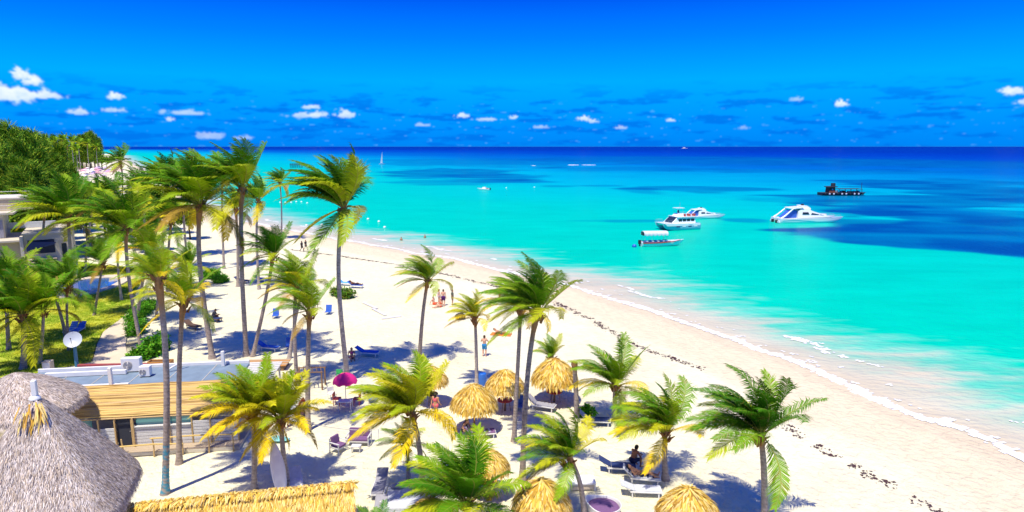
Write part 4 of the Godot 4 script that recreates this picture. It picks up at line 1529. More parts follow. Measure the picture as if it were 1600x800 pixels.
func build_vegetation() -> void:
	# palms on the sand (base, crown, leaf length, leaves, tone, wind)
	palm("tall slender palm with flaking blue paint on its trunk beside the grey pavilion", Vector3(-17.21, 0.00, -29.32), Vector3(-16.57, 11.02, -29.32), 1.9, 15, 2.0, 0.5, {"r": 0.17, "paint": [[0.01, 0.14], [0.17, 0.24]], "bow": Vector3(0.25, 0, 0), "pairs": 30})
	palm("tall thin palm rising through the deck before the bamboo awning", Vector3(-18.08, 0.00, -32.37), Vector3(-17.04, 9.17, -32.37), 2.5, 15, 2.0, 0.45, {"r": 0.15, "gold": 0.6})
	palm("biggest palm, wide heavy crown with one hanging golden frond, by the sandy path", Vector3(-24.39, 0.00, -49.95), Vector3(-24.34, 12.62, -49.95), 5.0, 26, 1.2, 0.75, {"r": 0.22, "bow": Vector3(-0.4, 0, 0), "pairs": 44, "nuts": 7, "low": 0.1, "hang": 8, "gold": 0.6, "dry": 0.3})
	palm("straight tall palm with upright narrow fronds, next to the leaning palm", Vector3(-21.89, 0.00, -50.60), Vector3(-21.27, 13.87, -50.60), 4.0, 18, 1.0, 0.7, {"r": 0.2, "pairs": 40, "nuts": 4, "low": 0.5, "hang": 3})
	palm("palm whose trunk leans steeply out towards the sea from the straight tall one", Vector3(-21.30, 0.00, -50.44), Vector3(-19.08, 8.48, -50.44), 2.9, 18, 0.8, 0.5, {"r": 0.17, "bow": Vector3(0.1, 0, 0)})
	palm("tall lone palm with coconuts, windswept crown standing above the horizon, beside the pink parasol", Vector3(-12.21, 0.00, -45.29), Vector3(-11.93, 12.84, -45.29), 4.6, 24, 1.0, 0.85, {"r": 0.19, "bow": Vector3(-0.45, 0, 0), "pairs": 46, "nuts": 10, "low": 0.5, "hang": 4})
	palm("slim grey palm on open sand beside the group of sunbathers", Vector3(-7.51, 0.00, -49.64), Vector3(-6.64, 6.66, -49.64), 2.8, 17, 1.9, 0.9, {"r": 0.17})
	palm("short palm with a yellowing ragged crown next to the man in blue shorts", Vector3(-2.54, 0.00, -44.00), Vector3(-2.63, 5.15, -44.00), 2.2, 16, 2.9, 0.7, {"r": 0.14, "gold": 0.8})
	palm("pale-stemmed palm, rear one of the crossing pair behind the parasols", Vector3(0.11, 0.00, -35.05), Vector3(0.50, 8.16, -35.05), 2.5, 16, 1.4, 1.0, {"r": 0.14, "gold": 0.6})
	palm("spotted-stemmed palm, front one of the crossing pair, one long frond reaching seaward", Vector3(0.53, 0.00, -30.55), Vector3(1.26, 9.10, -30.55), 2.9, 20, 1.0, 0.8, {"r": 0.16, "bow": Vector3(-0.2, 0, 0), "pairs": 40})
	palm("lone dark palm standing apart on bare sand towards the water", Vector3(11.63, 0.00, -26.95), Vector3(11.13, 4.36, -26.95), 3.3, 20, 0.9, 0.85, {"r": 0.17, "pairs": 42, "low": 0.45, "hang": 2, "gold": 0.1, "dry": 0.0})
	palm("short palm shading the seated man and the loungers", Vector3(7.94, 0.00, -30.68), Vector3(7.87, 2.75, -30.68), 2.9, 17, 1.6, 0.9, {"r": 0.16, "pairs": 40, "gold": 0.7, "dry": 0.0, "hang": 2})
	palm("short palm with spreading crown behind the reclining sunbather", Vector3(6.53, 0.00, -37.97), Vector3(6.46, 2.41, -37.97), 3.1, 18, 1.5, 0.5, {"r": 0.17, "pairs": 38, "gold": 0.6})
	palm("leaning palm beside the round purple daybed", Vector3(3.36, 0.00, -26.95), Vector3(2.54, 3.25, -26.95), 2.4, 17, 1.7, 0.9, {"r": 0.14, "pairs": 40, "bow": Vector3(0.2, 0, 0)})
	palm("low broad palm whose long fronds spread over the white daybed", Vector3(-1.78, 0.00, -24.82), Vector3(-1.94, 2.31, -24.82), 3.2, 19, 1.3, 0.6, {"r": 0.18, "pairs": 48, "low": 0.0})
	palm("bushy yellow-green palm with curved trunk beside the garden seats", Vector3(-4.27, 0.00, -28.45), Vector3(-4.76, 4.81, -28.45), 2.9, 22, 2.4, 0.8, {"r": 0.15, "pairs": 44, "bow": Vector3(0.15, 0, 0), "low": 0.2, "hang": 7, "gold": 0.6})
	palm("young small palm growing under the bushy yellow-green one", Vector3(-5.36, 0.00, -30.68), Vector3(-5.44, 2.05, -30.68), 1.5, 14, 1.2, 0.5, {"r": 0.1, "pairs": 34, "low": -0.4})
	palm("golden palm nearest the thatched bar, shading the bamboo fence", Vector3(-12.97, 0.00, -29.74), Vector3(-12.77, 4.26, -29.74), 2.7, 22, 2.9, 0.5, {"r": 0.14, "pairs": 46, "gold": 0.8, "low": 0.1, "hang": 6})
	palm("golden palm with an orange fibrous trunk that the white board leans on", Vector3(-11.36, 0.00, -29.92), Vector3(-11.45, 3.77, -29.92), 2.6, 20, 2.8, 0.3, {"r": 0.15, "pairs": 46, "gold": 0.8, "low": 0.1, "hang": 5})
	palm("brown-stemmed palm beside the coloured surfboards", Vector3(-12.42, 0.00, -36.59), Vector3(-11.90, 7.53, -36.59), 2.3, 13, 1.3, 0.6, {"r": 0.17, "dry": 0.5, "hang": 2})
	palm("dark-stemmed palm standing behind the coloured surfboards palm", Vector3(-15.62, 0.00, -44.25), Vector3(-15.26, 7.23, -44.25), 2.9, 18, 1.5, 0.7, {"r": 0.15, "gold": 0.6, "dry": 0.5})
	palm("slanting palm with shaggy brown skirt of dead leaves", Vector3(-18.13, 0.00, -49.95), Vector3(-16.67, 5.76, -49.95), 2.2, 12, 1.5, 0.7, {"r": 0.15, "gold": 0.6, "dry": 0.8})
	palm("low palm half hidden behind the shaggiest thatched parasol", Vector3(2.79, 0.00, -42.78), Vector3(2.76, 2.63, -42.78), 1.7, 13, 1.6, 0.4, {"r": 0.13})
	palm("palm tip of which only rising fronds show beside the white loungers", Vector3(-5.53, 0.00, -23.56), Vector3(-5.53, 1.37, -23.56), 1.5, 12, 1.5, 0.4, {"r": 0.12, "low": 0.3})
	# palms round the hotel and up the coast
	palm("curved palm rising out of the clipped hedge", Vector3(-31.25, 0.00, -51.94), Vector3(-31.53, 10.51, -51.94), 3.9, 20, 1.1, 0.7, {"r": 0.17, "bow": Vector3(-0.3, 0, 0), "nuts": 5, "pairs": 38, "group": "palms by the hotel"})
	palm("palm leaning inland beside the curved hedge palm", Vector3(-36.68, 0.00, -60.49), Vector3(-34.69, 7.15, -60.49), 3.2, 17, 1.4, 0.5, {"r": 0.17, "group": "palms by the hotel"})
	palm("broad palm in front of the hotel's stone terrace", Vector3(-48.83, 0.00, -69.10), Vector3(-48.14, 9.55, -69.10), 4.6, 22, 1.0, 0.6, {"r": 0.2, "pairs": 40, "nuts": 5, "group": "palms by the hotel"})
	palm("small palm beside the round pool", Vector3(-42.50, 0.00, -63.12), Vector3(-40.99, 5.56, -63.12), 2.6, 16, 0.9, 0.5, {"r": 0.13, "group": "palms by the hotel"})
	palm("shaggy palm at the hotel's dark garden edge", Vector3(-37.76, 0.00, -47.23), Vector3(-37.28, 4.48, -47.23), 3.6, 22, 1.0, 0.5, {"r": 0.22, "pairs": 42, "group": "palms by the hotel"})
	palm("palm with a red-brown trunk next to the shaggy garden palm", Vector3(-37.33, 0.00, -48.40), Vector3(-36.46, 4.58, -48.40), 2.9, 18, 1.4, 0.5, {"r": 0.14, "group": "palms by the hotel"})
	palm("thin palm beside the blue lawn loungers", Vector3(-37.18, 0.00, -51.60), Vector3(-36.63, 5.61, -51.60), 2.6, 17, 0.9, 0.5, {"r": 0.12, "group": "palms by the hotel"})
	palm("slanting palm between the loungers and the red-brown-trunked palm", Vector3(-40.15, 0.00, -55.61), Vector3(-41.06, 4.84, -55.61), 2.9, 17, 1.2, 0.5, {"r": 0.15, "group": "palms by the hotel"})
	palm("half-dead palm with brown hanging leaves before the crowded far beach", Vector3(-91.14, 0.00, -147.93), Vector3(-89.58, 13.68, -147.93), 4.2, 16, 1.0, 0.8, {"r": 0.2, "pairs": 26, "wide": 1.6, "dry": 1.0, "low": -0.6, "group": "palms by the hotel"})
	palm("palm behind the straight tall one, over the blue beach chairs", Vector3(-30.55, 0.00, -75.56), Vector3(-29.90, 10.82, -75.56), 3.6, 16, 1.1, 0.7, {"r": 0.17, "pairs": 28, "wide": 1.4})
	palm("distant slender palm by the water, seen against the sea", Vector3(-43.42, 0.00, -119.45), Vector3(-43.14, 10.44, -119.45), 3.4, 16, 1.0, 0.8, {"r": 0.16, "pairs": 26, "wide": 1.6})
	palm("deep green palm filling the gap beside the biggest palm", Vector3(-48.40, 0.00, -86.36), Vector3(-46.27, 11.83, -86.36), 4.4, 20, 0.9, 0.7, {"r": 0.2, "pairs": 28, "wide": 1.5, "group": "palms by the hotel"})
	palm("palm with orange old leaf bases by the green beach hedge", Vector3(-33.71, 0.00, -76.99), Vector3(-33.31, 9.70, -76.99), 2.8, 15, 1.8, 0.6, {"r": 0.19, "pairs": 28, "wide": 1.4, "dry": 0.8})
	palm("palm behind the biggest palm, its crown mixing with it", Vector3(-40.63, 0.00, -88.70), Vector3(-39.86, 12.57, -88.70), 3.8, 18, 1.2, 0.8, {"r": 0.17, "pairs": 28, "wide": 1.5})
	palm("palm over the dark gap beside the hotel's stone wall", Vector3(-57.32, 0.00, -84.14), Vector3(-55.09, 9.28, -84.14), 3.6, 17, 1.3, 0.6, {"r": 0.17, "pairs": 28, "wide": 1.5, "group": "palms by the hotel"})
	palm("full dark palm inland of the biggest palm, over the shaded sand", Vector3(-54.50, 0.00, -93.76), Vector3(-53.68, 10.45, -93.76), 4.2, 18, 0.9, 0.7, {"r": 0.18, "pairs": 28, "wide": 1.5, "group": "palms by the hotel"})
	palm("palm beyond the pool whose crown touches the far crowded beach", Vector3(-66.66, 0.00, -104.44), Vector3(-65.49, 9.09, -104.44), 3.9, 17, 1.1, 0.7, {"r": 0.17, "pairs": 28, "wide": 1.5, "group": "palms by the hotel"})
	palm("palm between the biggest palm and the sea, partly behind its crown", Vector3(-50.64, 0.00, -98.23), Vector3(-49.98, 12.28, -98.23), 4.0, 18, 1.0, 0.8, {"r": 0.18, "pairs": 28, "wide": 1.5})
	palm("stout palm in front of the hotel's lower stone wing", Vector3(-42.50, 0.00, -51.94), Vector3(-41.85, 5.69, -51.94), 3.2, 17, 1.1, 0.5, {"r": 0.17, "group": "palms by the hotel"})
	palm("palm over the hotel terrace with its crown before the pines", Vector3(-60.32, 0.00, -80.02), Vector3(-58.56, 9.01, -80.02), 3.6, 17, 1.2, 0.6, {"r": 0.18, "pairs": 28, "wide": 1.4, "group": "palms by the hotel"})
	palm("palm shading the sand between the pool and the biggest palm", Vector3(-41.06, 0.00, -74.51), Vector3(-39.84, 8.44, -74.51), 3.4, 18, 1.2, 0.6, {"r": 0.17, "pairs": 30, "wide": 1.3, "group": "palms by the hotel"})
	palm("short bushy palm beside the green beach hedge and the straight tall palm", Vector3(-35.78, 0.00, -69.70), Vector3(-35.73, 4.00, -69.70), 2.6, 15, 1.6, 0.5, {"r": 0.14, "group": "palms by the hotel"})
	palm("slender palm at the lawn's seaward edge near the clipped hedge", Vector3(-43.65, 0.00, -69.70), Vector3(-43.23, 6.87, -69.70), 3.0, 16, 1.1, 0.6, {"r": 0.14, "group": "palms by the hotel"})
	palm("low bright palm under the palms between pool and beach", Vector3(-35.38, 0.00, -61.66), Vector3(-34.99, 4.86, -61.66), 2.2, 14, 1.8, 0.4, {"r": 0.14, "group": "palms by the hotel"})
	# a bare stem without a crown
	rng.seed = 12
	var dead := thing("dead_palm_trunk", "bare grey palm trunk without a crown beside the parasol with the shaggiest thatch", "tree trunk", Vector3(4.18, 0.00, -38.65))
	part("trunk", trunk_mesh(Vector3(-0.25, 3.6, 0), Vector3.ZERO, 0.17, 0.14, 9), M.bark, dead)
	# the wood behind the hotel
	var pine_cols := [Color(0.07, 0.2, 0.015), Color(0.15, 0.32, 0.02), Color(0.27, 0.42, 0.03), Color(0.045, 0.13, 0.015), Color(0.36, 0.43, 0.03)]
	var bush_cols := [Color(0.04, 0.13, 0.015), Color(0.08, 0.22, 0.02), Color(0.17, 0.32, 0.025), Color(0.28, 0.36, 0.03)]
	var pine := []
	for k in 3: pine.append(feathery_tree(["feathery dark beach pine rising behind the hotel roof", "tall feathery beach pine with a double top behind the hotel", "feathery beach pine with sparse twigs against the sky"][k], [Vector3(-91.65, 0.00, -118.00), Vector3(-95.38, 0.00, -128.00), Vector3(-303.45, 0.00, -470.00)][k], [20.76, 19.85, 28.37][k], [7.0, 6.0, 7.5][k], pine_cols, 7000))
	var i := 0
	for e in [[Vector3(-87.61, 0.00, -110.00), 18.49], [Vector3(-85.23, 0.00, -112.00), 17.76], [Vector3(-100.74, 0.00, -140.00), 17.95], [Vector3(-316.05, 0.00, -480.00), 24.91], [Vector3(-104.68, 0.00, -150.00), 17.15], [Vector3(-75.35, 0.00, -98.00), 15.47], [Vector3(-84.11, 0.00, -115.00), 16.22], [Vector3(-88.22, 0.00, -125.00), 14.93], [Vector3(-94.40, 0.00, -138.00), 13.63], [Vector3(-80.43, 0.00, -102.00), 16.70], [Vector3(-74.52, 0.00, -100.00), 14.36], [Vector3(-75.65, 0.00, -106.00), 13.37], [Vector3(-71.90, 0.00, -94.00), 13.60], [Vector3(-108.82, 0.00, -150.00), 19.18], [Vector3(-351.62, 0.00, -490.00), 26.49], [Vector3(-348.37, 0.00, -495.00), 25.15], [Vector3(-344.99, 0.00, -500.00), 24.27], [Vector3(-341.97, 0.00, -505.00), 23.85], [Vector3(-332.67, 0.00, -500.00), 25.24], [Vector3(-319.74, 0.00, -490.00), 26.96], [Vector3(-307.54, 0.00, -480.00), 25.83], [Vector3(-132.71, 0.00, -180.00), 20.31], [Vector3(-121.44, 0.00, -160.00), 20.87], [Vector3(-311.05, 0.00, -490.00), 23.65]]:
		var p: Node3D = pine[i % 3]
		var hh: float = [20.76, 19.85, 28.37][i % 3]
		copy(p, e[0], [0.0, 25.0, -20.0, 40.0, 15.0, -35.0, 60.0, -10.0][i % 8] + i * 31.0, "feathery beach pine in the wood behind the hotel", e[1] / hh)
		i += 1
	var broad := []
	for k in 2: broad.append(broad_tree(["rounded dark broadleaf tree against the hotel's white wall", "light green broadleaf tree beside the crowded far beach"][k], [Vector3(-72.86, 0.00, -96.00), Vector3(-88.82, 0.00, -128.00)][k], [11.06, 10.35][k], [9.0, 8.0][k], bush_cols, 5200))
	i = 0
	for e in [[Vector3(-78.36, 0.00, -100.00), 11.21], [Vector3(-80.02, 0.00, -110.00), 10.41], [Vector3(-73.40, 0.00, -104.00), 10.36], [Vector3(-105.86, 0.00, -150.00), 9.50], [Vector3(-320.78, 0.00, -480.00), 20.26], [Vector3(-70.32, 0.00, -98.00), 11.13], [Vector3(-75.07, 0.00, -112.00), 9.18], [Vector3(-73.04, 0.00, -130.00), 9.73], [Vector3(-75.60, 0.00, -118.00), 8.76], [Vector3(-59.97, 0.00, -104.00), 7.66], [Vector3(-101.13, 0.00, -135.00), 10.92], [Vector3(-86.66, 0.00, -140.00), 6.67], [Vector3(-88.71, 0.00, -150.00), 6.53], [Vector3(-67.15, 0.00, -125.00), 7.78], [Vector3(-89.16, 0.00, -135.00), 6.50], [Vector3(-59.90, 0.00, -118.00), 6.64], [Vector3(-345.98, 0.00, -500.00), 15.54], [Vector3(-342.47, 0.00, -505.00), 13.56], [Vector3(-338.82, 0.00, -510.00), 11.54], [Vector3(-325.28, 0.00, -500.00), 12.62], [Vector3(-325.75, 0.00, -510.00), 10.54], [Vector3(-332.78, 0.00, -530.00), 9.26], [Vector3(-383.79, 0.00, -620.00), 8.55], [Vector3(-287.72, 0.00, -420.00), 7.58], [Vector3(-295.79, 0.00, -440.00), 6.27], [Vector3(-202.58, 0.00, -280.00), 14.55], [Vector3(-220.01, 0.00, -310.00), 13.68], [Vector3(-230.30, 0.00, -330.00), 12.18], [Vector3(-253.84, 0.00, -370.00), 12.32], [Vector3(-204.63, 0.00, -300.00), 7.33], [Vector3(-179.91, 0.00, -260.00), 7.60]]:
		var hh: float = [11.06, 10.35][i % 2]
		copy(broad[i % 2], e[0], i * 67.0, "broadleaf tree in the wood behind the hotel", e[1] / hh)
		i += 1
	var fp := palm("far palm standing above the wood behind the hotel", Vector3(-228.35, 0.00, -330.00), Vector3(-228.35, 0.00, -330.00) + Vector3(0.4, 23.07 - 3.0, 0), 4.6, 15, 0.9, 0.7, {"r": 0.2, "pairs": 16, "wide": 2.6, "group": "far palms above the wood"})
	var h0: float = 23.07
	i = 0
	for e in [[Vector3(-138.96, 0.00, -190.00), 19.76], [Vector3(-147.10, 0.00, -205.00), 18.79], [Vector3(-183.50, 0.00, -260.00), 21.03], [Vector3(-237.35, 0.00, -350.00), 22.76], [Vector3(-247.27, 0.00, -370.00), 21.66], [Vector3(-212.67, 0.00, -310.00), 19.71], [Vector3(-122.99, 0.00, -170.00), 16.83], [Vector3(-126.33, 0.00, -180.00), 16.12], [Vector3(-122.63, 0.00, -165.00), 17.80], [Vector3(-261.80, 0.00, -400.00), 21.65], [Vector3(-221.84, 0.00, -330.00), 17.32], [Vector3(-275.50, 0.00, -430.00), 19.09], [Vector3(-208.77, 0.00, -300.00), 14.96], [Vector3(-106.75, 0.00, -150.00), 14.22]]:
		copy(fp, e[0], rng.randf_range(-30, 30), "far palm standing above the wood behind the hotel", e[1] / h0)
		i += 1
	# hedges and shrubs
	var bright := [Color(0.07, 0.3, 0.015), Color(0.12, 0.38, 0.02), Color(0.04, 0.18, 0.01), Color(0.2, 0.42, 0.03)]
	hedge("beach_hedge", "low bright green shrub alone on the sand beside the biggest palm", "shrub", [[Vector3(-39.54, 0.00, -82.44) + Vector3(0, 0.5, 0), Vector3(1.2, 0.75, 1.6)], [Vector3(-37.02, 0.00, -79.63) + Vector3(0, 0.4, 0), Vector3(1.0, 0.65, 1.4)]], 0.16, 2300, bright)
	hedge("clipped_hedge", "long clipped bright green hedge along the pale path", "hedge", [[Vector3(-34.49, 0.00, -56.81) + Vector3(0, 0.6, 0), Vector3(0.9, 0.85, 1.5)], [Vector3(-36.74, 0.00, -60.49) + Vector3(0, 0.6, 0), Vector3(0.9, 0.85, 1.6)], [Vector3(-37.76, 0.00, -63.37) + Vector3(0, 0.6, 0), Vector3(1.0, 0.8, 1.6)], [Vector3(-38.35, 0.00, -65.71) + Vector3(0, 0.5, 0), Vector3(1.0, 0.75, 1.5)]], 0.14, 2300, bright)
	hedge("leafy_shrub", "wild leafy shrub growing behind the orange planter", "shrub", [[Vector3(-29.94, 0.00, -49.64) + Vector3(0, 0.5, 0), Vector3(0.8, 0.7, 0.8)], [Vector3(-29.64, 0.00, -50.60) + Vector3(0, 0.6, 0), Vector3(1.0, 1.0, 0.9)], [Vector3(-29.63, 0.00, -51.94) + Vector3(0, 0.6, 0), Vector3(0.8, 1.1, 0.8)], [Vector3(-30.40, 0.00, -49.01) + Vector3(0, 0.35, 0), Vector3(0.5, 0.5, 0.5)]], 0.24, 1400, bright)
	hedge("beach_shrub", "small dark green bush beside the blue-shaded loungers", "shrub", [[Vector3(-18.92, 0.00, -70.92) + Vector3(0, 0.5, 0), Vector3(1.2, 0.8, 1.0)], [Vector3(-20.21, 0.00, -72.19) + Vector3(0, 0.5, 0), Vector3(0.9, 0.7, 0.8)]], 0.2, 1200, [Color(0.05, 0.2, 0.02), Color(0.12, 0.26, 0.02), Color(0.22, 0.26, 0.03)])
	hedge("spiky_plant", "spiky low plant at the foot of the bare palm trunk", "plant", [[Vector3(4.81, 0.00, -38.46) + Vector3(0, 0.35, 0), Vector3(0.5, 0.5, 0.4)]], 0.35, 900, bright)
	rng.seed = 3


# ------------------------------------------------------------------ buildings
func siding(parent: Node3D, at: Vector3, w: float, rows: int, pitch: float, m: Material) -> void:
	for k in rows:
		var b := MB.new()
		b.box(at + Vector3(w / 2, pitch * (k + 0.5), 0.006 * (k % 2)), Vector3(w, pitch - 0.025, 0.05))
		part("board", b, m, parent)


func build_beach_bar() -> void:
	var o := Vector3(-25.0, 0, -35.8)
	var t := thing("beach_bar", "white boarded beach bar with grey flat roof and bamboo awning", "building", o, 8.0)
	var wall := MB.new()
	wall.box(Vector3(2.0, 1.5, -1.5), Vector3(12.0, 2.9, 2.7))
	part("wall", wall, M.render_white, t)
	var roof := MB.new()
	roof.box(Vector3(2.1, 3.02, -1.45), Vector3(12.6, 0.16, 3.1))
	var rp := part("roof", roof, M.blue_grey_roof, t)
	for k in 5:
		var seam := MB.new()
		seam.box(Vector3(-2.0 + k * 2.1, 3.11, -1.45), Vector3(0.04, 0.025, 3.0))
		part("roof_seam", seam, M.concrete, rp)
	for e in [[Vector3(2.1, 3.2, -3.0), Vector3(12.6, 0.22, 0.14)], [Vector3(-0.9, 3.26, -1.9), Vector3(4.6, 0.28, 0.2)], [Vector3(-0.9, 3.14, -0.02), Vector3(6.4, 0.1, 0.16)]]:
		var pa := MB.new()
		pa.box(e[0], e[1])
		part("parapet", pa, M.white_paint, rp)
	var fl := MB.new()
	fl.box(Vector3(3.4, 0.14, 1.75), Vector3(11.6, 0.2, 2.85))
	part("floor_slab", fl, M.concrete, t)
	for k in 13:
		var pl := MB.new()
		pl.box(Vector3(3.4, 0.275, 0.45 + k * 0.218), Vector3(11.6, 0.05, 0.2))
		part("deck_plank", pl, M.deck_wood, t)
	# counter wall of white boards with a doorway
	siding(t, Vector3(-1.5, 0.3, 2.4), 3.9, 6, 0.19, M.white_wood)
	siding(t, Vector3(3.35, 0.3, 2.4), 3.1, 6, 0.19, M.white_wood)
	siding(t, Vector3(6.55, 0.3, 2.4), 2.4, 7, 0.19, M.white_wood)
	for e in [[2.42, 0.07], [3.3, 0.07], [6.5, 0.06], [8.98, 0.07]]:
		var j := MB.new()
		j.box(Vector3(e[0], 1.15, 2.4), Vector3(e[1], 1.7, 0.12))
		part("door_jamb", j, M.bamboo_tan, t)
	var dr := MB.new()
	dr.box(Vector3(2.86, 1.15, 2.25), Vector3(0.8, 1.7, 0.06))
	var dp := part("door", dr, M.dark_interior, t)
	var kn := MB.new()
	kn.ell(Vector3(3.15, 1.15, 2.3), Vector3(0.03, 0.03, 0.03), 8)
	part("handle", kn, M.steel, dp)
	for e in [[-0.9, 2.1], [3.5, 1.5], [5.2, 1.2]]:
		var w := MB.new()
		w.box(Vector3(e[0] + e[1] / 2, 1.7, 2.28), Vector3(e[1], 0.5, 0.04))
		part("window", w, M.teal_glass, t)
	var sill := MB.new()
	sill.box(Vector3(4.9, 1.47, 2.42), Vector3(3.1, 0.05, 0.2))
	part("counter", sill, M.white_wood, t)
	# awning of split bamboo, each cane its own piece
	rng.seed = 19
	var canes := []
	for v in 3:
		var c := MB.new()
		var ps := []
		var rs := []
		for k in 9:
			ps.append(Vector3(-4.25 + 8.5 * k / 8.0, 0.02 * sin(k * 1.7 + v), 0.015 * sin(k * 2.3 + v * 2)))
			rs.append(0.042 + 0.006 * ((k + v) % 3))
		c.tube(ps, rs, 6)
		canes.append(c.mesh())
	for k in 30:
		var u := k / 29.0
		var cn := part("bamboo_cane", canes[k % 3], [M.bamboo, M.bamboo_tan, M.bamboo, M.bamboo_brown, M.bamboo][rng.randi() % 5], t, Vector3(3.65 + rng.randf_range(-0.2, 0.2), lerpf(3.12, 2.1, u), lerpf(0.12, 2.35, u)))
		cn.rotation.x = rng.randf() * TAU
	for x in [-0.4, 1.6, 3.4, 5.3, 7.5]:
		var rf := MB.new()
		rf.bar(Vector3(x, 3.02, 0.1), Vector3(x, 1.99, 2.4), 0.045, 6)
		part("rafter", rf, M.bamboo_brown, t)
		var po := MB.new()
		po.tube([Vector3(x, 0.3, 2.52), Vector3(x + 0.02, 1.2, 2.52), Vector3(x, 2.02, 2.5)], [0.05, 0.045, 0.05], 7)
		part("post", po, M.bamboo_tan, t)
	var fascia := MB.new()
	fascia.bar(Vector3(-0.7, 2.02, 2.46), Vector3(7.9, 2.02, 2.46), 0.04, 6)
	part("fascia", fascia, M.bamboo_tan, t)
	# white pipe frame and posts on the roof
	for e in [[Vector3(1.35, 3.1, 0.02), Vector3(1.35, 4.2, 0.02)], [Vector3(6.9, 3.1, -2.6), Vector3(6.9, 4.1, -2.6)]]:
		var p := MB.new()
		p.box((e[0] + e[1]) / 2, Vector3(0.2, e[1].y - e[0].y, 0.2))
		part("roof_post", p, M.white_paint, rp)
	var pipe := MB.new()
	pipe.tube([Vector3(3.6, 3.16, -1.7), Vector3(4.3, 3.5, -2.2), Vector3(4.5, 4.2, -2.4)], [0.06, 0.06, 0.06], 6)
	part("vent_pipe", pipe, M.white_paint, rp)
	# separate things on the roof
	for e in [["large white air conditioner with round fan grille on the grey roof", Vector3(1.55, 3.12, -2.35), 1.1, 0.86, 0.42], ["small white air conditioner on the grey roof behind the roof post", Vector3(2.75, 3.12, -1.3), 0.62, 0.62, 0.4]]:
		var ac := thing("air_conditioner", e[0], "air conditioner", o + (e[1] as Vector3).rotated(Vector3.UP, deg_to_rad(8.0)), 8.0)
		var cb := MB.new()
		cb.box(Vector3(0, e[3] / 2 + 0.04, 0), Vector3(e[2], e[3], e[4]))
		part("casing", cb, M.white_paint, ac)
		var gr := MB.new()
		for q in 5:
			var ring := []
			var rr := []
			for s in 17:
				var a := TAU * s / 16
				ring.append(Vector3(-e[2] * 0.15 + cos(a) * (0.06 + q * 0.055) * e[3], e[3] * 0.52 + sin(a) * (0.06 + q * 0.055) * e[3], e[4] / 2 + 0.02))
				rr.append(0.012)
			gr.tube(ring, rr, 4, Color.WHITE, false)
		part("fan_grille", gr, M.steel, ac)
		var hub := MB.new()
		hub.ell(Vector3(-e[2] * 0.15, e[3] * 0.52, e[4] / 2), Vector3(e[3] * 0.33, e[3] * 0.33, 0.012), 14)
		part("fan_opening", hub, M.concrete, ac)
		for s in [-1.0, 1.0]:
			var ft := MB.new()
			ft.box(Vector3(s * e[2] * 0.35, 0.02, 0), Vector3(0.08, 0.04, e[4]))
			part("foot", ft, M.black_metal, ac)
	# bamboo fence along the deck
	var f := thing("bamboo_fence", "open bamboo rail fence on posts along the bar's deck", "fence", o, 8.0)
	for x in [3.1, 4.7, 6.2, 7.6, 8.9]:
		var po := MB.new()
		po.tube([Vector3(x, 0.0, 3.3), Vector3(x + 0.03, 0.6, 3.3), Vector3(x, 1.15, 3.32)], [0.045, 0.04, 0.04], 6)
		part("post", po, M.bamboo_tan, f)
	for e in [[4.6, 9.1, 1.12], [3.0, 6.3, 0.75]]:
		var ra := MB.new()
		ra.tube([Vector3(e[0], e[2], 3.37), Vector3((e[0] + e[1]) / 2, e[2] + 0.04, 3.38), Vector3(e[1], e[2] - 0.03, 3.37)], [0.04, 0.045, 0.04], 6)
		part("rail", ra, M.bamboo, f)


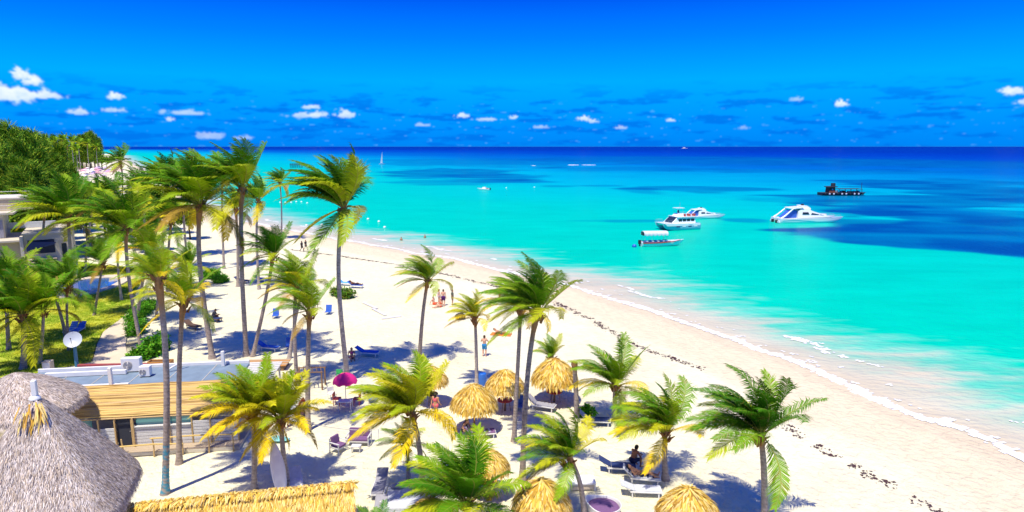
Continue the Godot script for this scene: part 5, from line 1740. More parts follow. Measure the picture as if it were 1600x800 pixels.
func build_thatch() -> void:
	# the big old palapa
	rng.seed = 61
	var t := thing("thatched_pavilion", "big hipped pavilion roof of weathered grey-mauve thatch with a white cap post", "pavilion", Vector3(-18.2, 0, -23.15), 17.3)
	var m := MB.new()
	thatch_shell(m, [[0.05, 7.55], [0.32, 7.25], [1.0, 6.3], [1.75, 5.15], [2.42, 4.1], [2.78, 3.5], [2.88, 3.1]], 64, 1100.0, 0.24, 0.022, OLD_STRAW, Color(0.56, 0.48, 0.42), 5.0)
	part("thatch", m, M.thatch, t)
	var tuft := MB.new()
	for k in 70:
		var a := rng.randf_range(0.9, 2.0)
		var out := Vector3(cos(a), 0, sin(a))
		straw(tuft, Vector3(0, 7.5, 0) + out * rng.randf_range(0.1, 0.5) + Vector3(0, -rng.randf() * 0.9, 0) + out * 0.2, (out * 0.6 + Vector3(0, -0.9, 0)).normalized(), (out * 0.85 + Vector3(0, 0.5, 0)).normalized(), 0.7, 0.05, STRAW)
	part("fresh_patch", tuft, M.thatch, t)
	for k in 8:
		var a := TAU * k / 8 + 0.2
		var p := MB.new()
		p.tube([Vector3(cos(a) * 2.4, 0, sin(a) * 2.4), Vector3(cos(a) * 2.4, 4.0, sin(a) * 2.4)], [0.13, 0.11], 8)
		part("post", p, M.brown_wood, t)
		var r := MB.new()
		r.bar(Vector3(0, 7.0, 0), Vector3(cos(a) * 2.6, 3.6, sin(a) * 2.6), 0.06, 6)
		part("rafter", r, M.brown_wood, t)
	var cap := MB.new()
	cap.lathe([[0.02, 7.68], [0.13, 7.64], [0.2, 7.55], [0.19, 7.5]], 14)
	part("cap", cap, M.white_paint, t)
	var pst := MB.new()
	pst.box(Vector3(0.02, 7.95, 0), Vector3(0.18, 0.6, 0.18))
	part("cap_post", pst, M.white_paint, t)
	# the smaller one behind it
	var t2 := thing("thatched_pavilion", "smaller tan thatched roof peeping out behind the big grey pavilion", "pavilion", Vector3(-26.0, 0, -32.0))
	var m2 := MB.new()
	thatch_shell(m2, [[0.05, 5.3], [0.5, 5.12], [1.4, 4.7], [2.2, 4.2], [2.9, 3.7], [3.0, 3.45]], 40, 900.0, 0.28, 0.025, OLD_STRAW, Color(0.56, 0.48, 0.42))
	part("thatch", m2, M.thatch, t2)
	for k in 6:
		var a := TAU * k / 6
		var p := MB.new()
		p.tube([Vector3(cos(a) * 2.4, 0, sin(a) * 2.4), Vector3(cos(a) * 2.4, 3.95, sin(a) * 2.4)], [0.11, 0.1], 8)
		part("post", p, M.brown_wood, t2)
	# the long golden roof nearest the viewer
	rng.seed = 62
	var a0 := Vector3(-15.59, 2.70, -23.70)
	var a1 := Vector3(-6.80, 2.70, -25.48)
	var mid := (a0 + a1) / 2
	mid.y = 0
	var ax := (a1 - a0)
	ax.y = 0
	var L := ax.length()
	var t3 := thing("thatched_bar", "long low gabled roof of fresh golden thatch", "hut", mid, rad_to_deg(atan2(-ax.z, ax.x)))
	var m3 := MB.new()
	for sd in [-1.0, 1.0]:
		m3.quad(Vector3(-L / 2, 2.65, 0), Vector3(L / 2, 2.65, 0), Vector3(L / 2, 1.65, sd * 1.9), Vector3(-L / 2, 1.65, sd * 1.9), Color(0.68, 0.44, 0.06))
		for r in 15:
			for q in 520:
				var u := (r + rng.randf()) / 15.0
				var p := Vector3(rng.randf_range(-L / 2, L / 2), 2.67 - u * 1.0, sd * 1.9 * u)
				straw(m3, p, Vector3(0, -0.46, sd * 0.88), Vector3(0, 0.88, sd * 0.46), rng.randf_range(0.3, 0.6), 0.034, STRAW)
	for q in 900:   # the ridge roll
		var x := rng.randf_range(-L / 2, L / 2)
		var sd := 1.0 if rng.randf() < 0.5 else -1.0
		straw(m3, Vector3(x, 2.72, 0), Vector3(rng.randfn() * 0.4, -0.25, sd), Vector3(0, 1, sd * 0.3), 0.5, 0.05, STRAW)
	part("thatch", m3, M.thatch, t3)
	for x in [-L / 2 + 0.4, 0.0, L / 2 - 0.4]:
		for z in [-1.5, 1.5]:
			var p := MB.new()
			p.tube([Vector3(x, 0, z), Vector3(x, 1.85, z)], [0.09, 0.08], 8)
			part("post", p, M.brown_wood, t3)
	var rg := MB.new()
	rg.bar(Vector3(-L / 2 + 0.1, 2.58, 0), Vector3(L / 2 - 0.1, 2.58, 0), 0.05, 6)
	part("ridge_pole", rg, M.brown_wood, t3)
	# parasols
	thatch_parasol("thatched parasol over the reclining woman with the striped towel", Vector3(-2.29, 0.00, -36.41), 1.35, 1.85, 0)
	thatch_parasol("thatched parasol beside the person in pink", Vector3(-5.39, 0.00, -40.51), 1.1, 1.75, 1)
	thatch_parasol("thatched parasol with dark crooked leaves on top, behind the crossing palms", Vector3(-0.46, 0.00, -39.46), 1.25, 1.75, 2)
	thatch_parasol("shaggiest thatched parasol, in front of the low palm", Vector3(2.85, 0.00, -40.95), 1.5, 1.8, 1)
	thatch_parasol("thatched parasol half covered by the long palm fronds", Vector3(-1.14, 0.00, -29.14), 1.0, 1.6, 0)
	thatch_parasol("big shaggy thatched parasol beside the leaning palm", Vector3(1.29, 0.00, -25.64), 1.25, 1.75, 2)
	thatch_parasol("thatched parasol nearest the empty white lounger", Vector3(7.46, 0.00, -24.91), 1.3, 1.75, 0)
	thatch_parasol("thatched parasol by the white daybed, under the broad palm", Vector3(-3.45, 0.00, -24.47), 1.0, 1.75, 1)
	round_table("red-brown round table round the pole of the palm-covered parasol", Vector3(-1.14, 0.00, -29.14), "red_paint", 0.42)
	round_table("dark red round table beside the crossing palms", Vector3(-0.46, 0.00, -39.46), "red_paint", 0.5)
	round_table("dark round table under the shaggiest parasol", Vector3(2.85, 0.00, -40.95), "red_paint", 0.55)
	round_table("brown round table under the parasol beside the person in pink", Vector3(-5.39, 0.00, -40.51), "dark_wood", 0.45)


func block(parent: Node3D, called: String, x0: float, x1: float, y0: float, y1: float, z0: float, z1: float, m: String) -> MeshInstance3D:
	var b := MB.new()
	b.box(Vector3((x0 + x1) / 2, (y0 + y1) / 2, (z0 + z1) / 2), Vector3(x1 - x0, y1 - y0, z1 - z0))
	return part(called, b, M[m], parent)


func build_hotel() -> void:
	var t := thing("hotel_building", "stepped stone-clad hotel with white terraces behind the palms", "building", Vector3(-66.3, 0, -77.9), 33.0)
	# lower wing, nearest the garden
	block(t, "wall", 5.2, 10.2, 0, 6.3, -6.0, 3.6, "stone")
	block(t, "cornice", 5.1, 10.3, 6.3, 6.5, -6.1, 3.7, "concrete")
	block(t, "wall", -8.0, 5.0, 0, 5.4, -6.0, 2.4, "stone")
	block(t, "balcony_slab", -8.2, 5.1, 5.4, 5.65, -6.2, 3.0, "concrete")
	block(t, "parapet", -8.2, 2.0, 5.65, 6.5, 2.7, 2.95, "render_white")
	block(t, "wall", -8.0, 3.2, 5.65, 8.6, -6.0, 0.0, "render_white")
	block(t, "window", -2.6, 1.0, 6.4, 7.4, -0.05, 0.04, "dark_glass")
	block(t, "window", -6.6, -3.6, 6.4, 7.4, -0.05, 0.04, "dark_glass")
	block(t, "louvre", 2.0, 3.1, 5.7, 7.9, 0.05, 0.12, "grey_cloth")
	block(t, "balcony_slab", -8.3, 4.4, 8.6, 8.85, -6.2, 0.5, "concrete")
	block(t, "balustrade", 2.2, 8.4, 6.52, 7.3, -3.0, -2.9, "pale_cloth")
	# upper storey set back
	block(t, "wall", -5.0, 6.0, 8.85, 10.3, -10.0, -3.0, "stone")
	block(t, "cornice", -5.1, 6.1, 10.3, 10.5, -10.1, -2.9, "render_white")
	block(t, "wall", -9.0, -4.0, 8.85, 11.6, -9.0, -2.0, "render_white")
	block(t, "window", -5.0, -4.5, 9.6, 10.7, -2.05, -1.96, "dark_glass")
	var rl := MB.new()
	rail(rl, [Vector3(-4.0, 10.5, -3.0), Vector3(-1.0, 10.5, -3.0), Vector3(2.0, 10.5, -3.0), Vector3(6.0, 10.5, -3.0)], 0.8, 0.03)
	rail(rl, [Vector3(-8.2, 8.85, 0.4), Vector3(-4.0, 8.85, 0.4), Vector3(0.0, 8.85, 0.4), Vector3(4.2, 8.85, 0.4)], 0.9, 0.03)
	part("railing", rl, M.steel, t)
	# openings in the lower wing
	block(t, "door", 9.0, 9.5, 2.6, 5.0, 3.56, 3.66, "dark_glass")
	block(t, "window", 5.6, 8.3, 3.9, 5.6, 3.56, 3.65, "dark_interior")
	block(t, "window", -3.0, 3.8, 2.4, 3.6, 2.36, 2.45, "dark_interior")
	for k in 3: block(t, "lintel", 5.5, 8.4, 3.2 - k * 0.35, 3.3 - k * 0.35, 3.6, 4.4, "stone")
	block(t, "pier", 4.85, 5.2, 0, 6.1, 2.4, 3.9, "concrete")
	# courses of pale stone stand proud of the lower wing
	rng.seed = 14
	for r in 9:
		var x := 5.3
		while x < 9.9:
			var w := minf(rng.randf_range(0.7, 1.7), 10.1 - x)
			var y := 0.35 + r * 0.66
			var hit := (x + w > 5.5 and x < 8.4 and y > 2.2 and y < 5.8) or (x + w > 8.9 and x < 9.6 and y > 2.2 and y < 5.2)
			if not hit and w > 0.3:
				block(t, "stone", x + 0.03, x + w - 0.03, y - 0.3, y + 0.3, 3.55, 3.62 + rng.randf() * 0.04, "stone")
			x += w
	# shade sail on the lower terrace
	var sail := thing("shade_sail", "dark navy triangular shade sail on the hotel's stone front", "shade sail", Vector3(-66.3, 0, -77.9), 33.0)
	var sm := MB.new()
	sm.tri(Vector3(5.4, 4.2, 3.72), Vector3(5.6, 5.5, 4.2), Vector3(8.6, 5.35, 4.8))
	sm.tri(Vector3(5.4, 4.2, 3.72), Vector3(8.6, 5.35, 4.8), Vector3(8.2, 4.9, 3.75))
	part("cloth", sm, M.navy_cloth, sail)
	var br := MB.new()
	br.bar(Vector3(5.6, 5.5, 3.6), Vector3(5.6, 5.5, 4.25), 0.04, 5)
	part("bracket", br, M.steel, sail)
	var br2 := MB.new()
	br2.bar(Vector3(8.6, 5.35, 3.6), Vector3(8.6, 5.35, 4.85), 0.04, 5)
	part("bracket", br2, M.steel, sail)


func build_yard() -> void:
	# maroon garden wall and orange planter behind the bar
	var w := MB.new()
	w.box(Vector3(0, 0.34, 0), Vector3(5.2, 0.68, 0.25))
	single("garden_wall", w, M.maroon, "low maroon garden wall at the foot of the satellite dish", "wall", Vector3(-30.4, 0, -46.7), 3)
	var pl := thing("planter_box", "orange timber planter box beside the leafy shrub", "planter", Vector3(-27.08, 0.00, -47.23), 4.0)
	for k in 4:
		var b := MB.new()
		b.box(Vector3(0, 0.1 + k * 0.19, 0.3), Vector3(1.7, 0.17, 0.06))
		part("plank", b, M.orange_wood, pl)
		var b2 := MB.new()
		b2.box(Vector3(0, 0.1 + k * 0.19, -0.3), Vector3(1.7, 0.17, 0.06))
		part("plank", b2, M.orange_wood, pl)
	for s in [-1.0, 1.0]:
		var e := MB.new()
		e.box(Vector3(s * 0.82, 0.39, 0), Vector3(0.06, 0.76, 0.54))
		part("end_board", e, M.orange_wood, pl)
	var soil := MB.new()
	soil.box(Vector3(0, 0.6, 0), Vector3(1.56, 0.1, 0.52))
	part("soil", soil, M.dark_wood, pl)
	# satellite dish
	var d := thing("satellite_dish", "grey satellite dish on a blue post behind the maroon wall", "satellite dish", Vector3(-33.4, 0, -47.0), 20.0)
	var po := MB.new()
	po.tube([Vector3(0, 0, 0), Vector3(0, 2.1, 0)], [0.14, 0.12], 8)
	part("post", po, M.blue_post, d)
	var bowl := MB.new()
	var b := Basis(Vector3.RIGHT, deg_to_rad(62))
	var rows := []
	for r in [0.0, 0.2, 0.4, 0.55, 0.62]:
		var ring := PackedVector3Array()
		for q in 22:
			var a := TAU * q / 22
			ring.append(Vector3(0, 2.5, 0.1) + b * Vector3(cos(a) * r, r * r * 0.42, sin(a) * r))
		rows.append(ring)
	bowl.surf(rows, true)
	part("reflector", bowl, M.dish_grey, d)
	var arm := MB.new()
	arm.bar(Vector3(0, 2.5, 0.1) + b * Vector3(0, 0.12, 0.55), Vector3(0, 2.5, 0.1) + b * Vector3(0, 0.7, 0.05), 0.018, 5)
	arm.ell(Vector3(0, 2.5, 0.1) + b * Vector3(0, 0.7, 0.05), Vector3(0.05, 0.05, 0.08), 8)
	part("feed_arm", arm, M.black_metal, d)
	# cabinet
	var c := thing("cable_cabinet", "small pale cabinet beside the satellite dish", "cabinet", Vector3(-35.0, 0, -46.2), 10.0)
	block(c, "casing", -0.3, 0.3, 0, 1.1, -0.25, 0.25, "path")
	block(c, "door", -0.24, 0.24, 0.12, 1.0, 0.25, 0.275, "white_paint")
	# white slatted shelter and timber platform past the bar
	var sh := thing("slatted_shelter", "low white slatted shelter roof beside the bar, on the sand", "shelter", Vector3(-18.6, 0, -42.6), 6.0)
	for k in 9:
		var s := MB.new()
		s.box(Vector3(0, 1.7 - 0.02 * k, -1.3 + k * 0.32), Vector3(4.4, 0.045, 0.27))
		part("slat", s, M.white_wood, sh)
	for x in [-2.0, 2.0]:
		for z in [-1.2, 1.2]: block(sh, "post", x - 0.06, x + 0.06, 0, 1.62, z - 0.06, z + 0.06, "white_wood")
		block(sh, "beam", x - 0.05, x + 0.05, 1.44, 1.52, -1.35, 1.35, "white_wood")
	var pf := thing("timber_platform", "orange-brown timber platform at the feet of the two tall palms", "platform", Vector3(-20.2, 0, -47.6), 4.0)
	for k in 6:
		var s := MB.new()
		s.box(Vector3(0, 0.42, -0.7 + k * 0.28), Vector3(5.6, 0.06, 0.25))
		part("plank", s, M.orange_wood if k % 2 else M.deck_wood, pf)
	for x in [-2.5, 0.0, 2.5]: block(pf, "bearer", x - 0.1, x + 0.1, 0, 0.38, -0.75, 0.75, "brown_wood")
	# wooden trellis frame
	var tr := thing("garden_trellis", "brown open timber frame with slanting slats behind the golden palms", "trellis", Vector3(-14.36, 0.00, -43.50), 4.0)
	for x in [-0.9, 0.9]:
		for z in [-0.5, 0.5]: block(tr, "post", x - 0.05, x + 0.05, 0, 1.3, z - 0.05, z + 0.05, "brown_wood")
	for z in [-0.5, 0.5]: block(tr, "beam", -1.0, 1.0, 1.3, 1.38, z - 0.04, z + 0.04, "brown_wood")
	for k in 6:
		var s := MB.new()
		s.bar(Vector3(-0.9 + k * 0.3, 1.42, -0.5), Vector3(-0.6 + k * 0.3, 1.42, 0.5), 0.03, 5)
		part("slat", s, M.brown_wood, tr)


func board(label: String, at: Vector3, basis: Basis, length: float, m: String, group := "boards by the golden palms") -> void:
	# a surf or paddle board standing on its tail (length along y)
	var t := thing("surfboard", label, "surfboard", at, 0, group)
	t.basis = basis
	var b := MB.new()
	var rows := []
	for k in 15:
		var s := k / 14.0
		var w := 0.34 * pow(sin(PI * clampf(0.06 + 0.92 * s, 0, 1)), 0.55) * (1.0 if s < 0.6 else 1.0 - 0.35 * (s - 0.6))
		var ring := PackedVector3Array()
		for q in 10:
			var a := TAU * q / 10
			ring.append(Vector3(cos(a) * w, s * length, sin(a) * 0.05 + 0.12 * pow(maxf(s - 0.7, 0), 2) * 3.0))
		rows.append(ring)
	b.surf(rows, true)
	part("deck", b, M[m], t)
	for x in [-0.12, 0.0, 0.12]:
		var f := MB.new()
		slab(f, [[x - 0.01, 0.15], [x - 0.01, 0.34], [x + 0.012, 0.3], [x + 0.012, 0.15]], -0.18, -0.04)
		part("fin", f, M.black_metal, t)


func build_beach_things() -> void:
	# garden seats
	bench_seat("garden_sofa", "wide white garden sofa with purple cushions", Vector3(-8.86, 0.00, -34.72), -4, 1.35)
	bench_seat("garden_armchair", "white armchair with purple cushions beside the wide sofa", Vector3(-9.82, 0.00, -33.85), 62, 0.75)
	table("coffee_table", "small white slatted table in front of the purple-cushioned sofa", Vector3(-8.79, 0.00, -33.77), 0, 0.55, 0.4, 0.4, "white_wood")
	# pink parasol with its table
	var pk := thing("beach_umbrella", "frilled magenta beach umbrella with orange panels", "umbrella", Vector3(-11.03, 0.00, -40.30))
	var pp := MB.new()
	pp.bar(Vector3.ZERO, Vector3(0, 2.3, 0), 0.028, 6)
	part("pole", pp, M.white_paint, pk)
	for k in 8:
		var gm := MB.new()
		var a0 := TAU * k / 8
		var a1 := TAU * (k + 1) / 8
		var am := (a0 + a1) / 2
		var rows := []
		for e in [[0.02, 2.32], [0.35, 2.2], [0.62, 2.0], [0.76, 1.82], [0.8, 1.66]]:
			var ring := PackedVector3Array()
			for q in 5:
				var a := lerpf(a0, a1, q / 4.0)
				ring.append(Vector3(cos(a) * e[0], e[1] - (0.05 * e[0] * cos((a - am) * 8.0)) + (0.05 * sin(a * 24.0) if e[0] > 0.78 else 0.0), sin(a) * e[0]))
			rows.append(ring)
		gm.surf(rows)
		part("panel", gm, M.orange_cloth if k in [4, 5, 6] else M.pink_cloth, pk)
	table("dining_table", "white-topped table with red seats under the magenta umbrella", Vector3(-10.86, 0.00, -39.98) + Vector3(0, 0, 0.5), 0, 0.9, 0.6, 0.72, "white_wood")
	chair("beach_chair", "red wooden chair facing the table under the magenta umbrella, landward side", Vector3(-11.68, 0.00, -40.51), 90, "red_paint")
	chair("beach_chair", "red wooden chair facing the table under the magenta umbrella, seaward side", Vector3(-10.36, 0.00, -40.51), -90, "red_paint")
	chair("beach_chair", "white plastic chair standing just inland of the magenta umbrella", Vector3(-12.27, 0.00, -41.39), 40, "white_paint")
	chair("beach_chair", "green plastic chair behind the tall lone palm", Vector3(-12.73, 0.00, -45.29), 180, "green_plastic")
	# blue umbrella leaning, blue drum
	var dm := MB.new()
	dm.lathe([[0.0, 0.92], [0.25, 0.92], [0.29, 0.88], [0.3, 0.62], [0.31, 0.6], [0.3, 0.58], [0.3, 0.34], [0.31, 0.32], [0.3, 0.3], [0.29, 0.02], [0.27, 0.0]], 18)
	single("plastic_drum", dm, M.blue_plastic, "round blue drum behind the parasol of the reclining woman", "drum", Vector3(-2.13, 0.00, -44.00))
	for e in [["blue plastic beach seat beside the magenta umbrella's palm", Vector3(-9.42, 0.00, -40.95), 20.0], ["blue beach seat behind the dark round table", Vector3(0.50, 0.00, -39.67), -30.0], ["blue beach seat by the leaning palm's foot", Vector3(-23.75, 0.00, -62.38), 10.0], ["blue beach seat alone on open sand before the dark bush", Vector3(-18.89, 0.00, -63.88), 0.0], ["blue beach seat between the twin palms and the dark-stemmed palm", Vector3(-18.94, 0.00, -52.46), 15.0]]:
		var t := thing("blue_seat", e[0], "chair", e[1], e[2], "blue beach seats")
		var st := MB.new()
		st.box(Vector3(0, 0.3, 0.05), Vector3(0.6, 0.06, 0.55))
		part("seat", st, M.blue_cloth, t)
		var bk := MB.new()
		bk.box(Vector3(0, 0.62, -0.3), Vector3(0.6, 0.62, 0.05), Color.WHITE, Basis(Vector3.RIGHT, -0.35))
		part("backrest", bk, M.blue_cloth, t)
		for s in [-0.28, 0.28]:
			for z in [-0.2, 0.28]:
				var lg := MB.new()
				lg.bar(Vector3(s, 0, z), Vector3(s, 0.29, z * 0.8), 0.02, 5)
				part("leg", lg, M.steel, t)
	# loungers under and between the parasols
	lounger("white lounger with navy seat where the bare-backed man sits", Vector3(5.64, 0.00, -31.54), 84, "white_paint", "navy_cloth", 30)
	lounger("white lounger with blue striped towel under the reclining sunbather", Vector3(6.67, 0.00, -30.42), 79, "white_paint", "pale_cloth", 38, "sun loungers on the sand", "navy_cloth")
	lounger("empty white lounger without towel beside the striped one", Vector3(6.42, 0.00, -29.20), 86, "white_paint", "pale_cloth", 22)
	lounger("dark lounger in the shade of the short spreading palm", Vector3(5.15, 0.00, -37.32), 84, "white_paint", "navy_cloth", 40)
	lounger("lounger with the violet striped towel under the thatched parasol", Vector3(-1.90, 0.00, -35.55), 100, "white_paint", "purple_cloth", 40, "sun loungers on the sand", "pale_cloth")
	lounger("pale lounger under the shaggiest thatched parasol", Vector3(1.93, 0.00, -39.67), 70, "white_paint", "grey_cloth", 45)
	lounger("grey lounger farther from the golden thatched roof, in a row of two", Vector3(-6.59, 0.00, -29.56), 2, "white_paint", "grey_cloth", 30)
	lounger("grey lounger nearer the golden thatched roof, in a row of two", Vector3(-6.12, 0.00, -26.95), 2, "white_paint", "grey_cloth", 30)
	lounger("pale lounger half hidden beside the white board", Vector3(-10.86, 0.00, -29.80), 20, "white_paint", "pale_cloth", 25)
	lounger("dark lounger by the biggest palm, holding a seated person", Vector3(-29.50, 0.00, -61.18), 70, "dark_wood", "navy_cloth", 30)
	lounger("empty dark lounger in the biggest palm's shade", Vector3(-30.14, 0.00, -58.49), 60, "dark_wood", "dark_wood", 30)
	lounger("white lounger with blue stripes on the lawn", Vector3(-40.78, 0.00, -57.22), 10, "white_paint", "pale_cloth", 40, "loungers on the lawn", "blue_cloth")
	lounger("plain blue lounger on the lawn beside the striped one", Vector3(-40.06, 0.00, -57.22), 10, "white_paint", "blue_cloth", 40, "loungers on the lawn")
	lounger("blue lounger in the shade beside the tall lone palm", Vector3(-11.87, 0.00, -50.60), 80, "white_paint", "blue_cloth", 30)
	lounger("blue lounger beside the dark bush with a person resting", Vector3(-19.04, 0.00, -76.27), 80, "white_paint", "blue_cloth", 40)
	lounger("aqua lounger beside the dark bush", Vector3(-20.66, 0.00, -77.72), 80, "white_paint", "sky_cloth", 40)
	lounger("blue lounger on the sand behind the leaning palm", Vector3(-32.04, 0.00, -80.02), 70, "white_paint", "blue_cloth", 30)
	lounger("second blue lounger on the sand near the straight tall palm", Vector3(-34.17, 0.00, -79.24), 70, "dark_wood", "navy_cloth", 30)
	lounger("blue lounger in the shade at the leaning palm's foot", Vector3(-20.54, 0.00, -51.94), 75, "white_paint", "blue_cloth", 30)
	# daybeds
	var db := thing("daybed", "wide square white daybed with pale mattress under the palm fronds", "daybed", Vector3(-5.16, 0.00, -28.28), 2)
	block(db, "base", -0.95, 0.95, 0.08, 0.3, -1.05, 1.05, "white_wood")
	block(db, "mattress", -0.9, 0.9, 0.3, 0.48, -1.0, 1.0, "pale_cloth")
	for s in [-1.0, 1.0]:
		for z in [-1.0, 1.0]: block(db, "post", s * 0.95 - 0.05, s * 0.95 + 0.05, 0, 0.85, z * 1.02 - 0.05, z * 1.02 + 0.05, "white_wood")
		block(db, "side_rail", s * 0.95 - 0.03, s * 0.95 + 0.03, 0.55, 0.62, -0.97, 0.97, "white_wood")
	for x in [-0.45, 0.45]:
		var pi := MB.new()
		pi.ell(Vector3(x, 0.58, -0.78), Vector3(0.36, 0.11, 0.2), 12)
		part("pillow", pi, M.purple_cloth if x > 0 else M.grey_cloth, db)
	var rd := thing("round_daybed", "round white tub daybed with a purple cushion", "daybed", Vector3(4.23, 0.00, -27.31))
	var rows := []
	for e in [[0.62, 0.02], [0.72, 0.12], [0.84, 0.62], [0.86, 0.66], [0.83, 0.68], [0.8, 0.66], [0.76, 0.42]]:
		var ring := PackedVector3Array()
		for q in 32:
			var a := TAU * q / 32
			ring.append(Vector3(cos(a) * e[0], e[1] + (0.28 * pow(maxf(0.0, -cos(a)), 2.0) if e[1] > 0.6 else 0.0), sin(a) * e[0] * 0.92))
		rows.append(ring)
	var tub := MB.new()
	tub.surf(rows, true)
	part("tub", tub, M.white_paint, rd)
	var cu := MB.new()
	cu.lathe([[0.0, 0.6], [0.5, 0.6], [0.72, 0.56], [0.77, 0.48], [0.76, 0.4]], 28)
	part("cushion", cu, M.purple_cloth, rd)
	var bx := thing("low_bench", "low white bench table between the big parasol and the loungers", "bench", Vector3(3.49, 0.00, -29.92), 3)
	block(bx, "top", -0.7, 0.7, 0.36, 0.46, -0.42, 0.42, "white_paint")
	block(bx, "front_panel", -0.62, 0.62, 0.1, 0.36, 0.32, 0.38, "path")
	for s in [-1.0, 1.0]:
		for z in [-0.34, 0.34]: block(bx, "leg", s * 0.64 - 0.04, s * 0.64 + 0.04, 0, 0.36, z - 0.04, z + 0.04, "white_paint")
	# boards by the golden palms
	board("tall white-lilac paddle board leaning on the orange-trunked palm", Vector3(-11.29, 0.00, -29.08), Basis(Vector3.BACK, 0.1) * Basis(Vector3.UP, 0.35), 2.9, "lilac_board")
	board("red surfboard standing among the coloured boards", Vector3(-12.99, 0.00, -37.04), Basis(Vector3.BACK, -0.12) * Basis(Vector3.UP, 0.5), 1.9, "red_paint")
	board("blue surfboard standing among the coloured boards", Vector3(-13.60, 0.00, -37.32), Basis(Vector3.BACK, 0.05) * Basis(Vector3.UP, 0.2), 2.0, "blue_plastic")
	board("white surfboard standing beside the blue one", Vector3(-13.24, 0.00, -36.95), Basis(Vector3.BACK, 0.16) * Basis(Vector3.UP, -0.2), 1.9, "gelcoat")
	board("aqua surfboard lying on the sand beside the deck", Vector3(-13.02, 0.00, -35.05) + Vector3(0, 0.14, 0), Basis(Vector3.BACK, 1.5) * Basis(Vector3.UP, 1.5), 1.9, "aqua_board")
	# white boards lying on the open sand
	for e in [["long white plank lying on the open sand, landward one of three", Vector3(-15.38, 0.00, -67.36), 38.0], ["long white plank lying on the open sand, middle one of three", Vector3(-13.85, 0.00, -64.65), 34.0], ["short white plank lying on the open sand across the long ones", Vector3(-12.10, 0.00, -62.38), -62.0]]:
		var b := MB.new()
		b.box(Vector3(0, 0.06, 0), Vector3(0.3, 0.09, 3.4 if e[2] > 0 else 2.0))
		single("plank", b, M.white_wood, e[0], "plank", e[1], e[2], "white planks on the sand")
	# rope from the palm to the garden seats
	var rp := thing("rope", "white rope strung from the orange-trunked palm towards the garden sofa", "rope", Vector3.ZERO)
	var a := Vector3(-11.04, 3.77, -29.92)
	var z := Vector3(-7.71, 0.00, -34.72) + Vector3(0, 0.9, 0)
	var ps := []
	var rr := []
	for k in 13:
		var u := k / 12.0
		ps.append(a.lerp(z, u) + Vector3(0, -0.5 * 4.0 * u * (1 - u) * 0.5, 0))
		rr.append(0.018)
	var rm := MB.new()
	rm.tube(ps, rr, 5)
	part("line", rm, M.rope, rp)
	var st := MB.new()
	st.bar(Vector3(z.x, 0, z.z), z + Vector3(0, 0.05, 0), 0.03, 6)
	part("stake", st, M.white_paint, rp)
	# yellow towel, bag, umbrella frame on the far sand
	var tw := MB.new()
	tw.box(Vector3(0, 0.05, 0), Vector3(0.9, 0.03, 1.9))
	single("towel", tw, M.orange_cloth, "orange-yellow towel on open sand under a lying person", "towel", Vector3(-1.00, 0.00, -56.61), 78)
	var bg := MB.new()
	bg.ell(Vector3(0, 0.3, 0), Vector3(0.55, 0.36, 0.4), 12)
	bg.tube([Vector3(-0.25, 0.55, 0), Vector3(0, 0.8, 0), Vector3(0.25, 0.55, 0)], [0.03, 0.03, 0.03], 6)
	single("beach_bag", bg, M.hull_dark, "dark beach bag lying on open sand beyond the short yellowing palm", "bag", Vector3(-5.17, 0.00, -61.90))
	# crowd of far parasols on the beach up the coast
	var um := thing("far_umbrella", "pale pink umbrella on the crowded beach up the coast", "umbrella", Vector3(-238.52, 0.00, -369.37), 0, "umbrellas on the far beach")
	var um_p := MB.new()
	um_p.bar(Vector3.ZERO, Vector3(0, 2.3, 0), 0.05, 5)
	part("pole", um_p, M.white_paint, um)
	var um_c := MB.new()
	um_c.lathe([[0.03, 2.6], [0.9, 2.35], [1.5, 2.0], [1.52, 1.85]], 10)
	part("canopy", um_c, mat("faded_pink", 0.6, 0.3, 0.36, 0.9), um)
	rng.seed = 91
	mat("faded_lilac", 0.5, 0.36, 0.5, 0.9)
	mat("faded_white", 0.75, 0.7, 0.68, 0.9)
	for k in 90:
		var c := copy(um, Vector3(-238.52, 0.00, -369.37), 0, "umbrella on the crowded beach up the coast", rng.randf_range(0.8, 1.3))
		var u := rng.randf()
		c.position = Vector3(lerpf(-222, -300, u), 0, lerpf(-318, -470, u)) + Vector3(rng.randf_range(-30, 16), 0, rng.randf_range(-18, 18))
		(c.get_node("canopy") as MeshInstance3D).material_override = [M.faded_pink, M.faded_lilac, M.faded_white][rng.randi() % 3]
	um.set_meta("label", "umbrella on the crowded beach up the coast")


